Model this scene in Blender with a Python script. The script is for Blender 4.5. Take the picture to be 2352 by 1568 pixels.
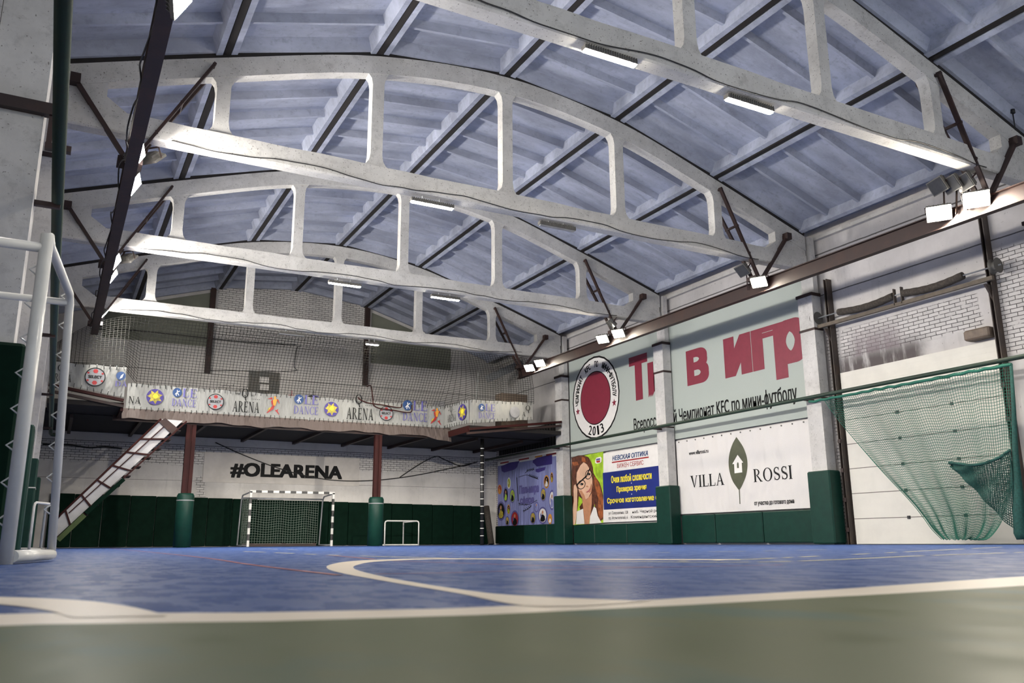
import bpy, math, random
from mathutils import Vector, Matrix
random.seed(7)
for o in list(bpy.data.objects): bpy.data.objects.remove(o)
S = bpy.context.scene
COL = S.collection
PI = math.pi
# ------------------------------------------------------------------ camera, world, exposure
W, H = 2352, 1568
FPX, YAW, PITCH, ROLL = 1933.4, .4938, .2337, -.0062
EYE = Vector((0, 0, .11))
fw = Vector((math.sin(YAW)*math.cos(PITCH), math.cos(YAW)*math.cos(PITCH), math.sin(PITCH)))
r0 = Vector((math.cos(YAW), -math.sin(YAW), 0)); u0 = r0.cross(fw)
rt = math.cos(ROLL)*r0 + math.sin(ROLL)*u0; up = -math.sin(ROLL)*r0 + math.cos(ROLL)*u0
cd = bpy.data.cameras.new('camera'); cam = bpy.data.objects.new('camera', cd); COL.objects.link(cam)
cam.matrix_world = Matrix(((rt.x, up.x, -fw.x, EYE.x), (rt.y, up.y, -fw.y, EYE.y), (rt.z, up.z, -fw.z, EYE.z), (0, 0, 0, 1)))
cd.sensor_width = 36; cd.lens = FPX/W*36; cd.clip_start = .02; cd.clip_end = 200
cd.dof.use_dof = True; cd.dof.focus_distance = 20; cd.dof.aperture_fstop = 4.5
S.camera = cam
S.view_settings.view_transform = 'Standard'; S.view_settings.look = 'None'
S.view_settings.gamma = 1; S.view_settings.use_curve_mapping = False
S.view_settings.exposure = 1.2
wd = bpy.data.worlds.new('world'); S.world = wd; wd.use_nodes = True
wd.node_tree.nodes['Background'].inputs[0].default_value = (.76, .86, 1, 1)
wd.node_tree.nodes['Background'].inputs[1].default_value = .58
LED_E, FLOOD_E, SPOT_E = 260, 120, 3200
S.cycles.max_bounces = 7; S.cycles.diffuse_bounces = 4; S.cycles.sample_clamp_indirect = 6

# ------------------------------------------------------------------ helpers
def ray(u, v): return rt*((u-W/2)/FPX) - up*((v-H/2)/FPX) + fw
def at_x(u, v, x): d = ray(u, v); return EYE + d*(x/d.x)
def at_y(u, v, y): d = ray(u, v); return EYE + d*(y/d.y)
def at_z(u, v, z=0): d = ray(u, v); return EYE + d*((z-EYE.z)/d.z)
def V(*a): return Vector(a)

class MB:
    def __init__(s): s.v = []; s.f = []; s.m = []; s.sm = []
    def poly(s, pts, m=0, smooth=False):
        i = len(s.v); s.v += [Vector(p) for p in pts]; s.f.append(list(range(i, i+len(pts)))); s.m.append(m); s.sm.append(smooth); return s
    def idx(s, vs, fs, m=0, smooth=False):
        i = len(s.v); s.v += [Vector(p) for p in vs]
        for f in fs: s.f.append([i+k for k in f]); s.m.append(m); s.sm.append(smooth)
        return s
    def box(s, a, b, m=0):
        x0, y0, z0 = (min(a[k], b[k]) for k in range(3)); x1, y1, z1 = (max(a[k], b[k]) for k in range(3))
        return s.idx([(x0,y0,z0),(x1,y0,z0),(x1,y1,z0),(x0,y1,z0),(x0,y0,z1),(x1,y0,z1),(x1,y1,z1),(x0,y1,z1)],
              [(3,2,1,0),(4,5,6,7),(0,1,5,4),(1,2,6,5),(2,3,7,6),(3,0,4,7)], m)
    def rbox(s, a, b, r, m=0):          # box with chamfered edges (soft pads)
        x0, y0, z0 = (min(a[k], b[k]) for k in range(3)); x1, y1, z1 = (max(a[k], b[k]) for k in range(3))
        vs = []; fs = []
        def ring(z, d): return [(x0+r+d*-1*0+0, y0+d, z)] 
        prof = [(x0+r,y0),(x1-r,y0),(x1,y0+r),(x1,y1-r),(x1-r,y1),(x0+r,y1),(x0,y1-r),(x0,y0+r)]
        cx, cy = (x0+x1)/2, (y0+y1)/2
        def sc(z, k): return [(p[0]+(k if p[0] < cx else -k), p[1]+(k if p[1] < cy else -k), z) for p in prof]
        vs = sc(z0, r*.7)+sc(z0+r, 0)+sc(z1-r, 0)+sc(z1, r*.7)
        for l in range(3):
            for k in range(8): fs.append((l*8+k, l*8+(k+1) % 8, l*8+8+(k+1) % 8, l*8+8+k))
        fs.append(tuple(range(7, -1, -1))); fs.append(tuple(range(24, 32)))
        return s.idx(vs, fs, m)
    def beam(s, p, q, w, h, upv=(0,0,1), m=0):   # rectangular bar from p to q
        p, q = Vector(p), Vector(q); d = (q-p).normalized(); a = d.cross(Vector(upv))
        if a.length < 1e-4: a = d.cross(Vector((1,0,0)))
        a.normalize(); b = a.cross(d); a *= w/2; b *= h/2
        return s.idx([p-a-b, p+a-b, p+a+b, p-a+b, q-a-b, q+a-b, q+a+b, q-a+b],
              [(3,2,1,0),(4,5,6,7),(0,1,5,4),(1,2,6,5),(2,3,7,6),(3,0,4,7)], m)
    def tube(s, pts, r, n=8, m=0, cap=True, smooth=True):
        pts = [Vector(p) for p in pts]; rs = r if isinstance(r, (list, tuple)) else [r]*len(pts)
        i = len(s.v); a = None
        for k, p in enumerate(pts):
            d = (pts[min(k+1, len(pts)-1)]-pts[max(k-1, 0)]).normalized()
            if a is None:
                a = d.cross(Vector((0,0,1)))
                if a.length < 1e-3: a = d.cross(Vector((1,0,0)))
            a = (a-d*a.dot(d)).normalized(); b = d.cross(a)
            for j in range(n):
                t = 2*PI*j/n; s.v.append(p+(a*math.cos(t)+b*math.sin(t))*rs[k])
        for k in range(len(pts)-1):
            for j in range(n):
                s.f.append([i+k*n+j, i+k*n+(j+1) % n, i+(k+1)*n+(j+1) % n, i+(k+1)*n+j]); s.m.append(m); s.sm.append(smooth)
        if cap:
            s.f.append([i+j for j in range(n-1, -1, -1)]); s.m.append(m); s.sm.append(False)
            e = i+(len(pts)-1)*n; s.f.append([e+j for j in range(n)]); s.m.append(m); s.sm.append(False)
        return s
    def prism(s, pts, vec, m=0):        # planar outline extruded by vec
        vec = Vector(vec); n = len(pts); a = [Vector(p) for p in pts]; b = [p+vec for p in a]
        return s.idx(a+b, [tuple(range(n-1, -1, -1)), tuple(range(n, 2*n))]+[(k, (k+1) % n, n+(k+1) % n, n+k) for k in range(n)], m)
    def build(s, name, mats, parent=None, fix=True):
        me = bpy.data.meshes.new(name); o = bpy.data.objects.new(name, me); COL.objects.link(o)
        off = Vector((0,0,0)); p = parent
        while p is not None: off += p.location; p = p.parent
        me.from_pydata([v-off for v in s.v], [], s.f)
        if not isinstance(mats, (list, tuple)): mats = [mats]
        for m in mats: me.materials.append(m)
        for pl, mi, sm in zip(me.polygons, s.m, s.sm): pl.material_index = mi; pl.use_smooth = sm
        me.update()
        if parent is not None: o.parent = parent
        return o

def thing(name, label, cat, loc=(0,0,0), group=None):
    o = bpy.data.objects.new(name, None); COL.objects.link(o); o.location = loc; o.empty_display_size = .2
    return tag(o, label, cat, group)
def tag(o, label, cat, group=None):
    o['label'] = label; o['category'] = cat
    if group: o['group'] = group
    return o
def struct(o): o['kind'] = 'structure'; return o
def dup(root, loc, label, group=None):
    c = root.copy(); COL.objects.link(c); c.location = loc; c['label'] = label
    if group: c['group'] = group
    for ch in list(root.children):
        d = ch.copy(); COL.objects.link(d); d.parent = c
        for g in ch.children:
            e = g.copy(); COL.objects.link(e); e.parent = d
    return c
ORD = ['first','second','third','fourth','fifth','sixth','seventh','eighth','ninth','tenth','eleventh','twelfth','thirteenth','fourteenth','fifteenth','sixteenth']
def catmull(P, n=8):
    P = [Vector(p) for p in P]; Q = [2*P[0]-P[1]]+P+[2*P[-1]-P[-2]]; out = []
    for i in range(1, len(Q)-2):
        a, b, c, d = Q[i-1:i+3]
        for k in range(n):
            t = k/n; out.append(.5*((2*b)+(c-a)*t+(2*a-5*b+4*c-d)*t*t+(3*b-a-3*c+d)*t**3))
    out.append(P[-1]); return out

# ------------------------------------------------------------------ materials
class NT:
    def __init__(s, name):
        s.mat = bpy.data.materials.new(name); s.mat.use_nodes = True; s.t = s.mat.node_tree
        s.b = s.t.nodes['Principled BSDF']; s.pos = None
    def n(s, typ, **kw):
        x = s.t.nodes.new(typ)
        for k, v in kw.items(): setattr(x, k, v)
        return x
    def l(s, a, b): s.t.links.new(a, b)
    def P(s):
        if s.pos is None: s.pos = s.n('ShaderNodeNewGeometry').outputs['Position']
        return s.pos
    def math(s, op, a, b=None, c=None):
        x = s.n('ShaderNodeMath', operation=op)
        for i, q in enumerate((a, b, c)):
            if q is None: continue
            if isinstance(q, (int, float)): x.inputs[i].default_value = q
            else: s.l(q, x.inputs[i])
        return x.outputs[0]
    def noise(s, scale, detail=4, rough=.6, stretch=(1,1,1), vec=None):
        x = s.n('ShaderNodeTexNoise'); x.inputs['Scale'].default_value = scale; x.inputs['Detail'].default_value = detail; x.inputs['Roughness'].default_value = rough
        m = s.n('ShaderNodeMapping'); m.inputs['Scale'].default_value = stretch
        s.l(vec or s.P(), m.inputs['Vector']); s.l(m.outputs[0], x.inputs['Vector']); return x.outputs['Fac']
    def ramp(s, fac, lo, hi): 
        x = s.n('ShaderNodeMapRange'); x.interpolation_type = 'SMOOTHSTEP'
        s.l(fac, x.inputs[0]); x.inputs[1].default_value = lo; x.inputs[2].default_value = hi; return x.outputs[0]
    def mix(s, fac, a, b):
        x = s.n('ShaderNodeMix', data_type='RGBA')
        if isinstance(fac, (int, float)): x.inputs[0].default_value = fac
        else: s.l(fac, x.inputs[0])
        for i, q in ((6, a), (7, b)):
            if isinstance(q, (tuple, list)): x.inputs[i].default_value = (*q[:3], 1)
            else: s.l(q, x.inputs[i])
        return x.outputs[2]
    def out(s, col, rough=.7, metal=0, bump=None, bs=.2, bd=.02, spec=.5):
        if isinstance(col, (tuple, list)): s.b.inputs['Base Color'].default_value = (*col[:3], 1)
        else: s.l(col, s.b.inputs['Base Color'])
        if isinstance(rough, (int, float)): s.b.inputs['Roughness'].default_value = rough
        else: s.l(rough, s.b.inputs['Roughness'])
        s.b.inputs['Metallic'].default_value = metal; s.b.inputs['Specular IOR Level'].default_value = spec
        if bump is not None:
            x = s.n('ShaderNodeBump'); x.inputs['Strength'].default_value = bs; x.inputs['Distance'].default_value = bd
            s.l(bump, x.inputs['Height']); s.l(x.outputs[0], s.b.inputs['Normal'])
        return s.mat
def plain(name, c, rough=.6, metal=0, var=.12, scale=5, bs=.0, spec=.5):
    t = NT(name); f = t.noise(scale)
    dk = tuple(k*(1-var) for k in c); lt = tuple(min(1, k*(1+var)) for k in c)
    return t.out(t.mix(t.ramp(f, .3, .7), dk, lt), rough, metal, f if bs else None, bs, .01, spec)
def concrete(name, c, dirt=(.10,.085,.07), pits=.70, big=.1, st=(1,1,1)):
    t = NT(name); a = t.noise(.9, 5, .65, st); b = t.noise(7, 5, .7); p = t.noise(34, 3, .5)
    col = t.mix(t.ramp(a, .3, .72), tuple(k*(1-2*big) for k in c), tuple(k*(1+big*.6) for k in c))
    col = t.mix(t.math('MULTIPLY', t.ramp(b, .5, .72), .55), col, tuple(k*.58 for k in c))
    c2 = t.noise(2.6, 6, .75, st); col = t.mix(t.math('MULTIPLY', t.ramp(c2, .56, .70), .5), col, tuple(k*q for k, q in zip(c, (.55,.53,.52))))
    col = t.mix(t.math('MULTIPLY', t.ramp(p, pits-.03, pits+.03), .75), col, dirt)
    return t.out(col, .85, 0, b, .25, .02, .25)
def steel(name, c, rust=(.16,.06,.03), amt=.6):
    t = NT(name); a = t.noise(2.2, 6, .7); b = t.noise(22, 4, .6)
    col = t.mix(t.math('MULTIPLY', t.ramp(a, .42, .72), amt), c, rust)
    col = t.mix(t.math('MULTIPLY', t.ramp(b, .62, .74), .35), col, tuple(min(1, k*2.2) for k in c))
    return t.out(col, .55, 0, b, .15, .01, .4)
def emit(name, c, e):
    t = NT(name); t.b.inputs['Base Color'].default_value = (*c, 1)
    t.b.inputs['Emission Color'].default_value = (*c, 1); t.b.inputs['Emission Strength'].default_value = e
    return t.mat
def cloth(name, c, wr=.25, sc=1.6, st=(1,.6,.35), rough=.6):
    t = NT(name); a = t.noise(sc, 3, .5, st); b = t.noise(60, 2, .5)
    return t.out(t.mix(t.ramp(b, .3, .7), tuple(k*.93 for k in c), c), rough, 0, a, wr, .35, .3)
def wallmat(name, hor, base, bricks, stains=(), lines=(), plaster=(), low=None):
    t = NT(name); sx = t.n('ShaderNodeSeparateXYZ'); t.l(t.P(), sx.inputs[0]); h = sx.outputs[hor]; z = sx.outputs[2]
    wob = t.noise(1.6, 5, .7); wv = t.math('MULTIPLY_ADD', wob, .5, -.25)
    hw = t.math('ADD', h, wv); zw = t.math('MULTIPLY_ADD', wv, .4, z)
    def boxm(b, soft=False):
        a0, a1, z0, z1 = b
        q = t.math('MULTIPLY', t.ramp(hw, a0-.04, a0+.04), t.ramp(hw, a1+.04, a1-.04))
        q = t.math('MULTIPLY', q, t.ramp(zw, z0-.03, z0+.03)); return t.math('MULTIPLY', q, t.ramp(zw, z1+.03, z1-.03))
    big = t.noise(.7, 5, .65); mid = t.noise(3, 5, .7); pit = t.noise(18, 3, .5)
    str_ = t.noise(1.5, 5, .7, (2.5, 2.5, .35))
    col = t.mix(t.ramp(big, .3, .7), tuple(k*.80 for k in base), base)
    col = t.mix(t.math('MULTIPLY', t.ramp(str_, .52, .78), .4), col, tuple(k*.55 for k in base))
    for c, b in plaster: col = t.mix(boxm(b), col, c)
    cv = t.n('ShaderNodeCombineXYZ'); t.l(t.math('MULTIPLY_ADD', mid, .03, h), cv.inputs[0]); t.l(t.math('MULTIPLY_ADD', mid, .03, z), cv.inputs[1])
    bk = t.n('ShaderNodeTexBrick'); t.l(cv.outputs[0], bk.inputs['Vector']); bk.inputs['Scale'].default_value = 1
    bk.inputs['Brick Width'].default_value = .27; bk.inputs['Row Height'].default_value = .088; bk.inputs['Mortar Size'].default_value = .009; bk.inputs['Mortar Smooth'].default_value = .3
    bk.inputs['Color1'].default_value = (*[k*1.0 for k in base], 1); bk.inputs['Color2'].default_value = (*[k*.86 for k in base], 1); bk.inputs['Mortar'].default_value = (.075,.07,.065,1)
    gap = t.ramp(mid, .30, .46)
    bcol = t.mix(gap, tuple(k*.9 for k in base), bk.outputs['Color'])
    msk = None
    for b in bricks:
        q = boxm(b); msk = q if msk is None else t.math('MAXIMUM', msk, q)
    if msk is not None: col = t.mix(msk, col, bcol)
    for b, c, amt in stains:
        sm = t.math('MULTIPLY', t.ramp(hw, b[0], b[0]+.5), t.ramp(hw, b[1], b[1]-.5))
        sm = t.math('MULTIPLY', sm, t.math('MULTIPLY', t.ramp(zw, b[2]-.02, b[2]+.02), t.ramp(zw, b[3], b[3]-.55)))
        col = t.mix(t.math('MULTIPLY', t.math('MULTIPLY', sm, t.ramp(str_, .24, .50)), amt), col, c)
    for z0, wd_ in lines:
        q = t.math('LESS_THAN', t.math('ABSOLUTE', t.math('SUBTRACT', t.math('MULTIPLY_ADD', wv, .06, z), z0)), wd_)
        col = t.mix(t.math('MULTIPLY', q, .85), col, (.05,.045,.04))
    col = t.mix(t.math('MULTIPLY', t.ramp(pit, .69, .74), .6), col, (.10,.09,.08))
    return t.out(col, .85, 0, mid, .2, .02, .25)

M = {}
M['white'] = concrete('whitewashed_concrete', (.62,.60,.57))
M['truss'] = concrete('truss_concrete', (.60,.585,.55), pits=.67)
M['ceil'] = concrete('ceiling_whitewash', (.44,.47,.565), dirt=(.2,.19,.2), pits=.74, big=.16, st=(.5,1.6,1))
M['gap'] = plain('dark_seam', (.018,.015,.014), .9)
M['rust'] = steel('rusty_red_steel', (.026,.011,.009), (.055,.022,.014))
M['dark'] = steel('dark_brown_steel', (.030,.016,.014), (.07,.03,.02), .5)
M['red'] = plain('red_brown_paint', (.034,.008,.007), .55, spec=.15)
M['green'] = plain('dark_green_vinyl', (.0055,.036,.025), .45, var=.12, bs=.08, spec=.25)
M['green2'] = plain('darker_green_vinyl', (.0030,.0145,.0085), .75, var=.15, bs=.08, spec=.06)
M['lime'] = plain('moss_green_foam', (.055,.085,.02), .7)
M['pipe'] = steel('green_pipe_paint', (.014,.035,.022), (.03,.02,.012), .4)
M['wpaint'] = plain('white_gloss_paint', (.66,.65,.61), .25, var=.05)
M['black'] = plain('black_paint', (.012,.012,.012), .4)
M['steelgrey'] = steel('grey_steel', (.13,.13,.12), (.2,.14,.09), .3)
M['rail'] = steel('brown_rail_steel', (.055,.042,.036), (.12,.08,.05), .5)
M['zinc'] = plain('zinc_grey', (.30,.31,.32), .4, .3)
M['spring'] = plain('grey_brown_foam', (.055,.045,.036), .9, var=.3, scale=20)
M['door'] = plain('ivory_door_steel', (.68,.65,.58), .5, var=.04, scale=2)
M['seam'] = plain('door_seam', (.16,.14,.12), .8)
M['banner'] = cloth('white_banner_vinyl', (.30,.30,.28), .5, 2.2)
M['mint'] = cloth('pale_green_banner', (.43,.47,.425), .15, 1.0)
M['villa'] = cloth('white_fabric_banner', (.70,.67,.64), .8, 1.0, (1,1.2,.5))
M['lav'] = cloth('lavender_banner', (.25,.27,.52), .4, 3, (1,2,.3))
M['paper'] = plain('white_paper', (.78,.75,.71), .5, var=.03)
M['skirt'] = cloth('brown_grey_tarp', (.11,.085,.075), .6, 2)
M['ink'] = plain('black_ink', (.008,.008,.008), .6, spec=.15)
M['maroon'] = plain('maroon_ink', (.22,.018,.04), .5, var=.05)
M['navy'] = plain('navy_ink', (.010,.022,.17), .45, var=.2, scale=.7)
M['yellow'] = plain('yellow_ink', (.83,.68,.03), .5, var=.03)
M['crimson'] = plain('red_ink', (.34,.02,.02), .5)
M['blueink'] = plain('blue_ink', (.012,.05,.16), .5)
M['violet'] = plain('violet_ink', (.10,.09,.28), .5)
M['purple'] = plain('purple_ink', (.045,.028,.20), .5)
M['olive'] = plain('olive_ink', (.075,.08,.045), .5)
M['lime_ink'] = plain('lime_ink', (.36,.56,.03), .5, var=.3, scale=3)
M['hair'] = plain('auburn_ink', (.10,.030,.014), .5, var=.6, scale=7)
M['hair2'] = plain('copper_ink', (.30,.085,.025), .5, var=.4, scale=9)
M['skin'] = plain('skin_ink', (.72,.45,.30), .5, var=.1, scale=2)
M['skin2'] = plain('tan_skin_ink', (.50,.23,.12), .5, var=.15, scale=3)
M['lips'] = plain('rose_ink', (.45,.12,.12), .5)
M['orange'] = plain('orange_ink', (.65,.28,.03), .5)
M['gold'] = plain('gold_ink', (.42,.34,.04), .5, var=.4, scale=12)
M['greyink'] = plain('grey_ink', (.25,.25,.26), .5)
M['gable'] = plain('olive_grey_board', (.20,.205,.16), .8, var=.1, scale=1)
M['wood'] = plain('brown_wood', (.15,.11,.08), .6, var=.2)
M['glassoff'] = plain('dark_lamp_glass', (.05,.05,.05), .15)
M['lamp'] = steel('lamp_housing_grey', (.11,.105,.095), (.08,.07,.06), .3)
M['led'] = emit('led_tube_glow', (1,.93,.80), LED_E)
M['flood'] = emit('flood_lamp_glow', (1,.90,.74), FLOOD_E)
M['floodw'] = emit('cool_flood_glow', (1,.955,.90), FLOOD_E*3.4)
M['floodn'] = emit('strong_flood_glow', (1,.91,.77), FLOOD_E*3.4)
M['flooddim'] = emit('added_flood_glow', (1,.93,.82), 8)  # weak lens glow of the added out-of-view floodlights
M['net'] = plain('black_net_cord', (.018,.018,.016), .9, spec=.1)
M['gnet'] = plain('green_net_cord', (.012,.12,.080), .7)
M['gnet2'] = plain('deep_green_net', (.006,.055,.045), .8, var=.3, scale=30)
M['wnet'] = plain('pale_net_cord', (.30,.36,.30), .7)
M['cable'] = plain('black_cable', (.02,.018,.017), .6)
M['bar'] = plain('weathered_bar', (.12,.095,.07), .7, var=.2)
M['sheet'] = plain('white_panel_sheet', (.50,.49,.49), .6, var=.06)

# ------------------------------------------------------------------ dimensions
YT = {'A': 9.08, 'B': 15.17, 'C': 21.42, 'D': 27.70}
XN = [-.975+3*i for i in range(7)]; ZN = [8.02, 9.03, 9.93, 10.27, 9.93, 9.03, 8.02]
XR, XL, YB = 17.40, -.95, 33.9
PR, PL = 16.95, -.47            # hall faces of the pillars
CB0, CB1 = 7.08, 7.47           # bottom chord
def roofz(x):
    if x <= XN[0]: return ZN[0]
    for i in range(6):
        if x <= XN[i+1]: t = (x-XN[i])/3; return ZN[i]*(1-t)+ZN[i+1]*t
    return ZN[6]-(x-XN[6])*.33

# ------------------------------------------------------------------ floor (paint and lines are part of its surface)
def floormat(name, c, rough, c2=None, gloss=.12):
    t = NT(name); a = t.noise(1.2, 5, .6, (1,.35,1)); b = t.noise(45, 4, .7); g = t.noise(9, 4, .6, (1,.5,1))
    col = t.mix(t.ramp(a, .3, .7), tuple(k*.92 for k in c), tuple(k*1.06 for k in c))
    if c2: col = t.mix(t.math('MULTIPLY', t.ramp(t.noise(2.3, 4, .6, (1,.6,1)), .5, .66), .8), col, c2)
    rg = t.math('MULTIPLY_ADD', t.ramp(g, .3, .7), .12, rough)
    bp = t.math('MULTIPLY_ADD', b, 1.0, t.math('MULTIPLY', g, .25))
    m_ = t.out(col, .9, 0, bp, .10, .006, 0)
    gl = t.n('ShaderNodeBsdfGlossy'); gl.inputs['Color'].default_value = (1,1,1,1); t.l(rg, gl.inputs['Roughness'])
    bn_ = [x for x in t.t.nodes if x.type == 'BUMP'][0]; t.l(bn_.outputs[0], gl.inputs['Normal'])
    mx = t.n('ShaderNodeMixShader'); mx.inputs[0].default_value = gloss; t.l(t.b.outputs[0], mx.inputs[1]); t.l(gl.outputs[0], mx.inputs[2])
    t.l(mx.outputs[0], t.t.nodes['Material Output'].inputs[0]); return m_
MF = [floormat('blue_floor_paint', (.034,.066,.185), .22, None, .085), floormat('green_floor_paint', (.041,.055,.011), .36, (.016,.052,.032), .065),
      floormat('cream_line_paint', (.50,.43,.34), .3), floormat('red_line_paint', (.22,.04,.045), .3), floormat('yellow_line_paint', (.52,.46,.24), .35)]
fl = MB()
g0, g1 = at_z(-400, 1437), at_z(2800, 1312)
def liney(x): return 1.42-.02*0 if False else (1.33 + .02*x if x > .6 else 1.342)
fl.idx([(-4.6,-4.2,-.1),(XR+.3,-4.2,-.1),(XR+.3,YB+.3,-.1),(-4.6,YB+.3,-.1)], [(3,2,1,0)])
LX = [-4.6, -1.2, -.3, 0, .3, .6, 1, 1.6, 2.4, 4, XR+.3]
LY0 = [1.62, 1.52, 1.47, 1.43, 1.30, 1.235, 1.225, 1.245, 1.30, 1.42, 2.3]   # near edge of the cream line
LY1 = [1.85, 1.78, 1.72, 1.66, 1.48, 1.385, 1.365, 1.42, 1.56, 1.80, 2.9]
for i in range(len(LX)-1):
    a, b = LX[i], LX[i+1]
    fl.poly([(a,-4.2,0),(b,-4.2,0),(b,LY0[i+1],0),(a,LY0[i],0)], 1)
    fl.poly([(a,LY0[i],0),(b,LY0[i+1],0),(b,LY1[i+1],0),(a,LY1[i],0)], 2)
    fl.poly([(a,LY1[i],0),(b,LY1[i+1],0),(b,YB+.3,0),(a,YB+.3,0)], 0)
def ribbon(o, i, z, m, n=8):
    A = catmull([(p.x, p.y, z) for p in o], n); B = catmull([(p.x, p.y, z) for p in i], n)
    k = min(len(A), len(B))
    for j in range(k-1): fl.poly([A[j], A[j+1], B[j+1], B[j]], m)
Z = lambda L: [at_z(u, v, .0006) for u, v in L]
ribbon(Z([(1330,1392),(1190,1389),(1050,1362),(900,1337),(790,1317),(753,1306),(757,1297),(800,1289),(870,1285),(1000,1282),(1300,1283),(1700,1284)]),
       Z([(1500,1381),(1200,1368),(1060,1354),(905,1329),(830,1312),(812,1304),(818,1298),(850,1291),(910,1287),(1020,1284),(1300,1285),(1700,1286)]), .0012, 2)
ribbon(Z([(-120,1369),(0,1371),(100,1374),(200,1380),(280,1390),(340,1402),(385,1414)]), Z([(-120,1382),(-40,1385),(0,1388),(60,1394),(110,1402),(146,1411),(160,1418)]), .0012, 2)
def line(px, w, m, z=.0018, dash=0):
    P = catmull([(p.x, p.y, z) for p in Z(px)], 10)
    for j in range(len(P)-1):
        if dash and random.random() < dash: continue
        d = (P[j+1]-P[j]).normalized(); n = V(-d.y, d.x, 0)*w/2
        fl.poly([P[j]-n, P[j+1]-n, P[j+1]+n, P[j]+n], m)
line([(250,1258.6),(400,1273),(580,1297),(755,1318),(775,1320)], .03, 3)
line([(862,1318),(1000,1316),(1190,1311),(1500,1303),(1800,1297)], .025, 3)
line([(900,1288),(1150,1296),(1340,1301),(1500,1302)], .025, 3)
line([(745,1276),(780,1277),(860,1284)], .04, 3)
line([(560,1266),(780,1275),(1000,1281),(1260,1287),(1500,1290),(1700,1291),(1900,1286),(2120,1276),(2352,1268)], .05, 4, dash=.12)
line([(1500,1290),(1700,1285),(1900,1276),(2100,1266),(2300,1256)], .05, 4, dash=.4)
line([(600,1260),(900,1268),(1200,1270),(1500,1269),(1900,1262)], .05, 4, dash=.35)
floor = struct(fl.build('floor', MF))

# ------------------------------------------------------------------ walls
mr = wallmat('right_wall', 1, (.62,.59,.57), [(10.75,14.55,4.60,5.35),(14.62,14.95,.3,5.5),(9.4,10.35,3.9,6.2),(33.2,33.9,0,9)],
     stains=[((12.0,14.9,4.22,4.95),(.07,.055,.055),.9),((12.6,14.4,4.6,5.4),(.22,.18,.19),.7)], lines=[(7.55,.018),(6.42,.015)])
struct(MB().box((XR,-4,0),(XR+.3,YB+.3,8.35)).build('wall_right', mr))
mb_ = wallmat('back_wall', 0, (.70,.67,.63), [(4.95,11.15,7.9,11),(-.9,17.4,3.02,3.72),(2.0,5.3,3.0,3.4),(4.7,5.05,1.8,2.6),(5.2,7,4.6,6.2)],
     lines=[(3.75,.012),(6.55,.012),(2.42,.006)], plaster=[((.66,.62,.57),(4.95,11.1,2.42,3.45))])
bw = MB(); bw.prism([(XL-.3,YB,0),(XR+.3,YB,0),(XR+.3,YB,8.6)]+[(x,YB,roofz(x)+.45) for x in reversed(XN)]+[(XL-.3,YB,8.6)], (0,.3,0))
struct(bw.build('wall_back', mb_))
ml = wallmat('left_wall', 1, (.52,.50,.49), [(20,33,3,4)])
lw = MB().box((XL-.3,8.8,0),(XL,YB+.3,8.35)).box((-4.6,8.8,0),(XL-.3,9.1,8.35)).box((-4.9,-4,0),(-4.6,9.1,8.35))
struct(lw.build('wall_left', ml))

struct(MB().box((-4.6,-4.2,0),(XR+.3,-4,3.4)).build('wall_front', M['white']))  # unseen end wall, kept low and added to cut sky light from behind
# ------------------------------------------------------------------ ribbed roof
YS = [-4.0, 2.95, YT['A'], YT['B'], YT['C'], YT['D'], YB]
ce = MB()
PA = [(-.975-3.7, 8.02)]+list(zip(XN, ZN))+[(17.75, 7.80)]
for bi in range(len(YS)-1):
    y0, y1 = YS[bi]+.03, YS[bi+1]-.03
    for pi in range(len(PA)-1):
        (xa, za), (xb, zb) = PA[pi], PA[pi+1]
        d = V(xb-xa, 0, zb-za); L = d.length; d.normalize(); n = V(-d.z, 0, d.x)
        o = V(xa, 0, za+.06)
        def Q(s, h, y): q = o+d*s+n*h; return V(q.x, y, q.z)
        def bar(s0, s1, h0, h1, ya, yb, t=0): 
            ce.idx([Q(s0+t,h0,ya),Q(s1-t,h0,ya),Q(s1-t,h0,yb),Q(s0+t,h0,yb),Q(s0,h1,ya),Q(s1,h1,ya),Q(s1,h1,yb),Q(s0,h1,yb)],
              [(3,2,1,0),(4,5,6,7),(0,1,5,4),(1,2,6,5),(2,3,7,6),(3,0,4,7)])
        bar(0, L, .30, .36, y0-.03, y1+.03)
        if L < 1: continue
        bar(.06, .22, 0, .31, y0, y1, .02); bar(L-.22, L-.06, 0, .31, y0, y1, .02)
        for k in range(7):
            yc = y0+(y1-y0)*k/6; hw = .09 if k in (0, 6) else .05; yc = min(max(yc, y0+hw), y1-hw); hb = .04 if k in (0, 6) else .13
            ce.idx([Q(.2,hb,yc-hw*.7),Q(L-.2,hb,yc-hw*.7),Q(L-.2,hb,yc+hw*.7),Q(.2,hb,yc+hw*.7),Q(.2,.31,yc-hw*1.5),Q(L-.2,.31,yc-hw*1.5),Q(L-.2,.31,yc+hw*1.5),Q(.2,.31,yc+hw*1.5)],
              [(3,2,1,0),(4,5,6,7),(0,1,5,4),(1,2,6,5),(2,3,7,6),(3,0,4,7)])
    for x, z in zip(XN[1:6], ZN[1:6]): ce.box((x-.06,y0,z+.055),(x+.06,y1,z+.33), 1)
for t in list(YT.values())+[2.95]:
    for pi in range(1, len(PA)-2):
        (xa, za), (xb, zb) = PA[pi], PA[pi+1]
        ce.beam((xa,t,za+.05),(xb,t,zb+.05), .24, .12, m=1)
struct(ce.build('ceiling', [M['ceil'], M['gap']]))
# eave strips along both walls
struct(MB().box((XR-.12,-4,7.93),(XR,YB,8.02)).build('trim_1', M['white']))

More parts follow.
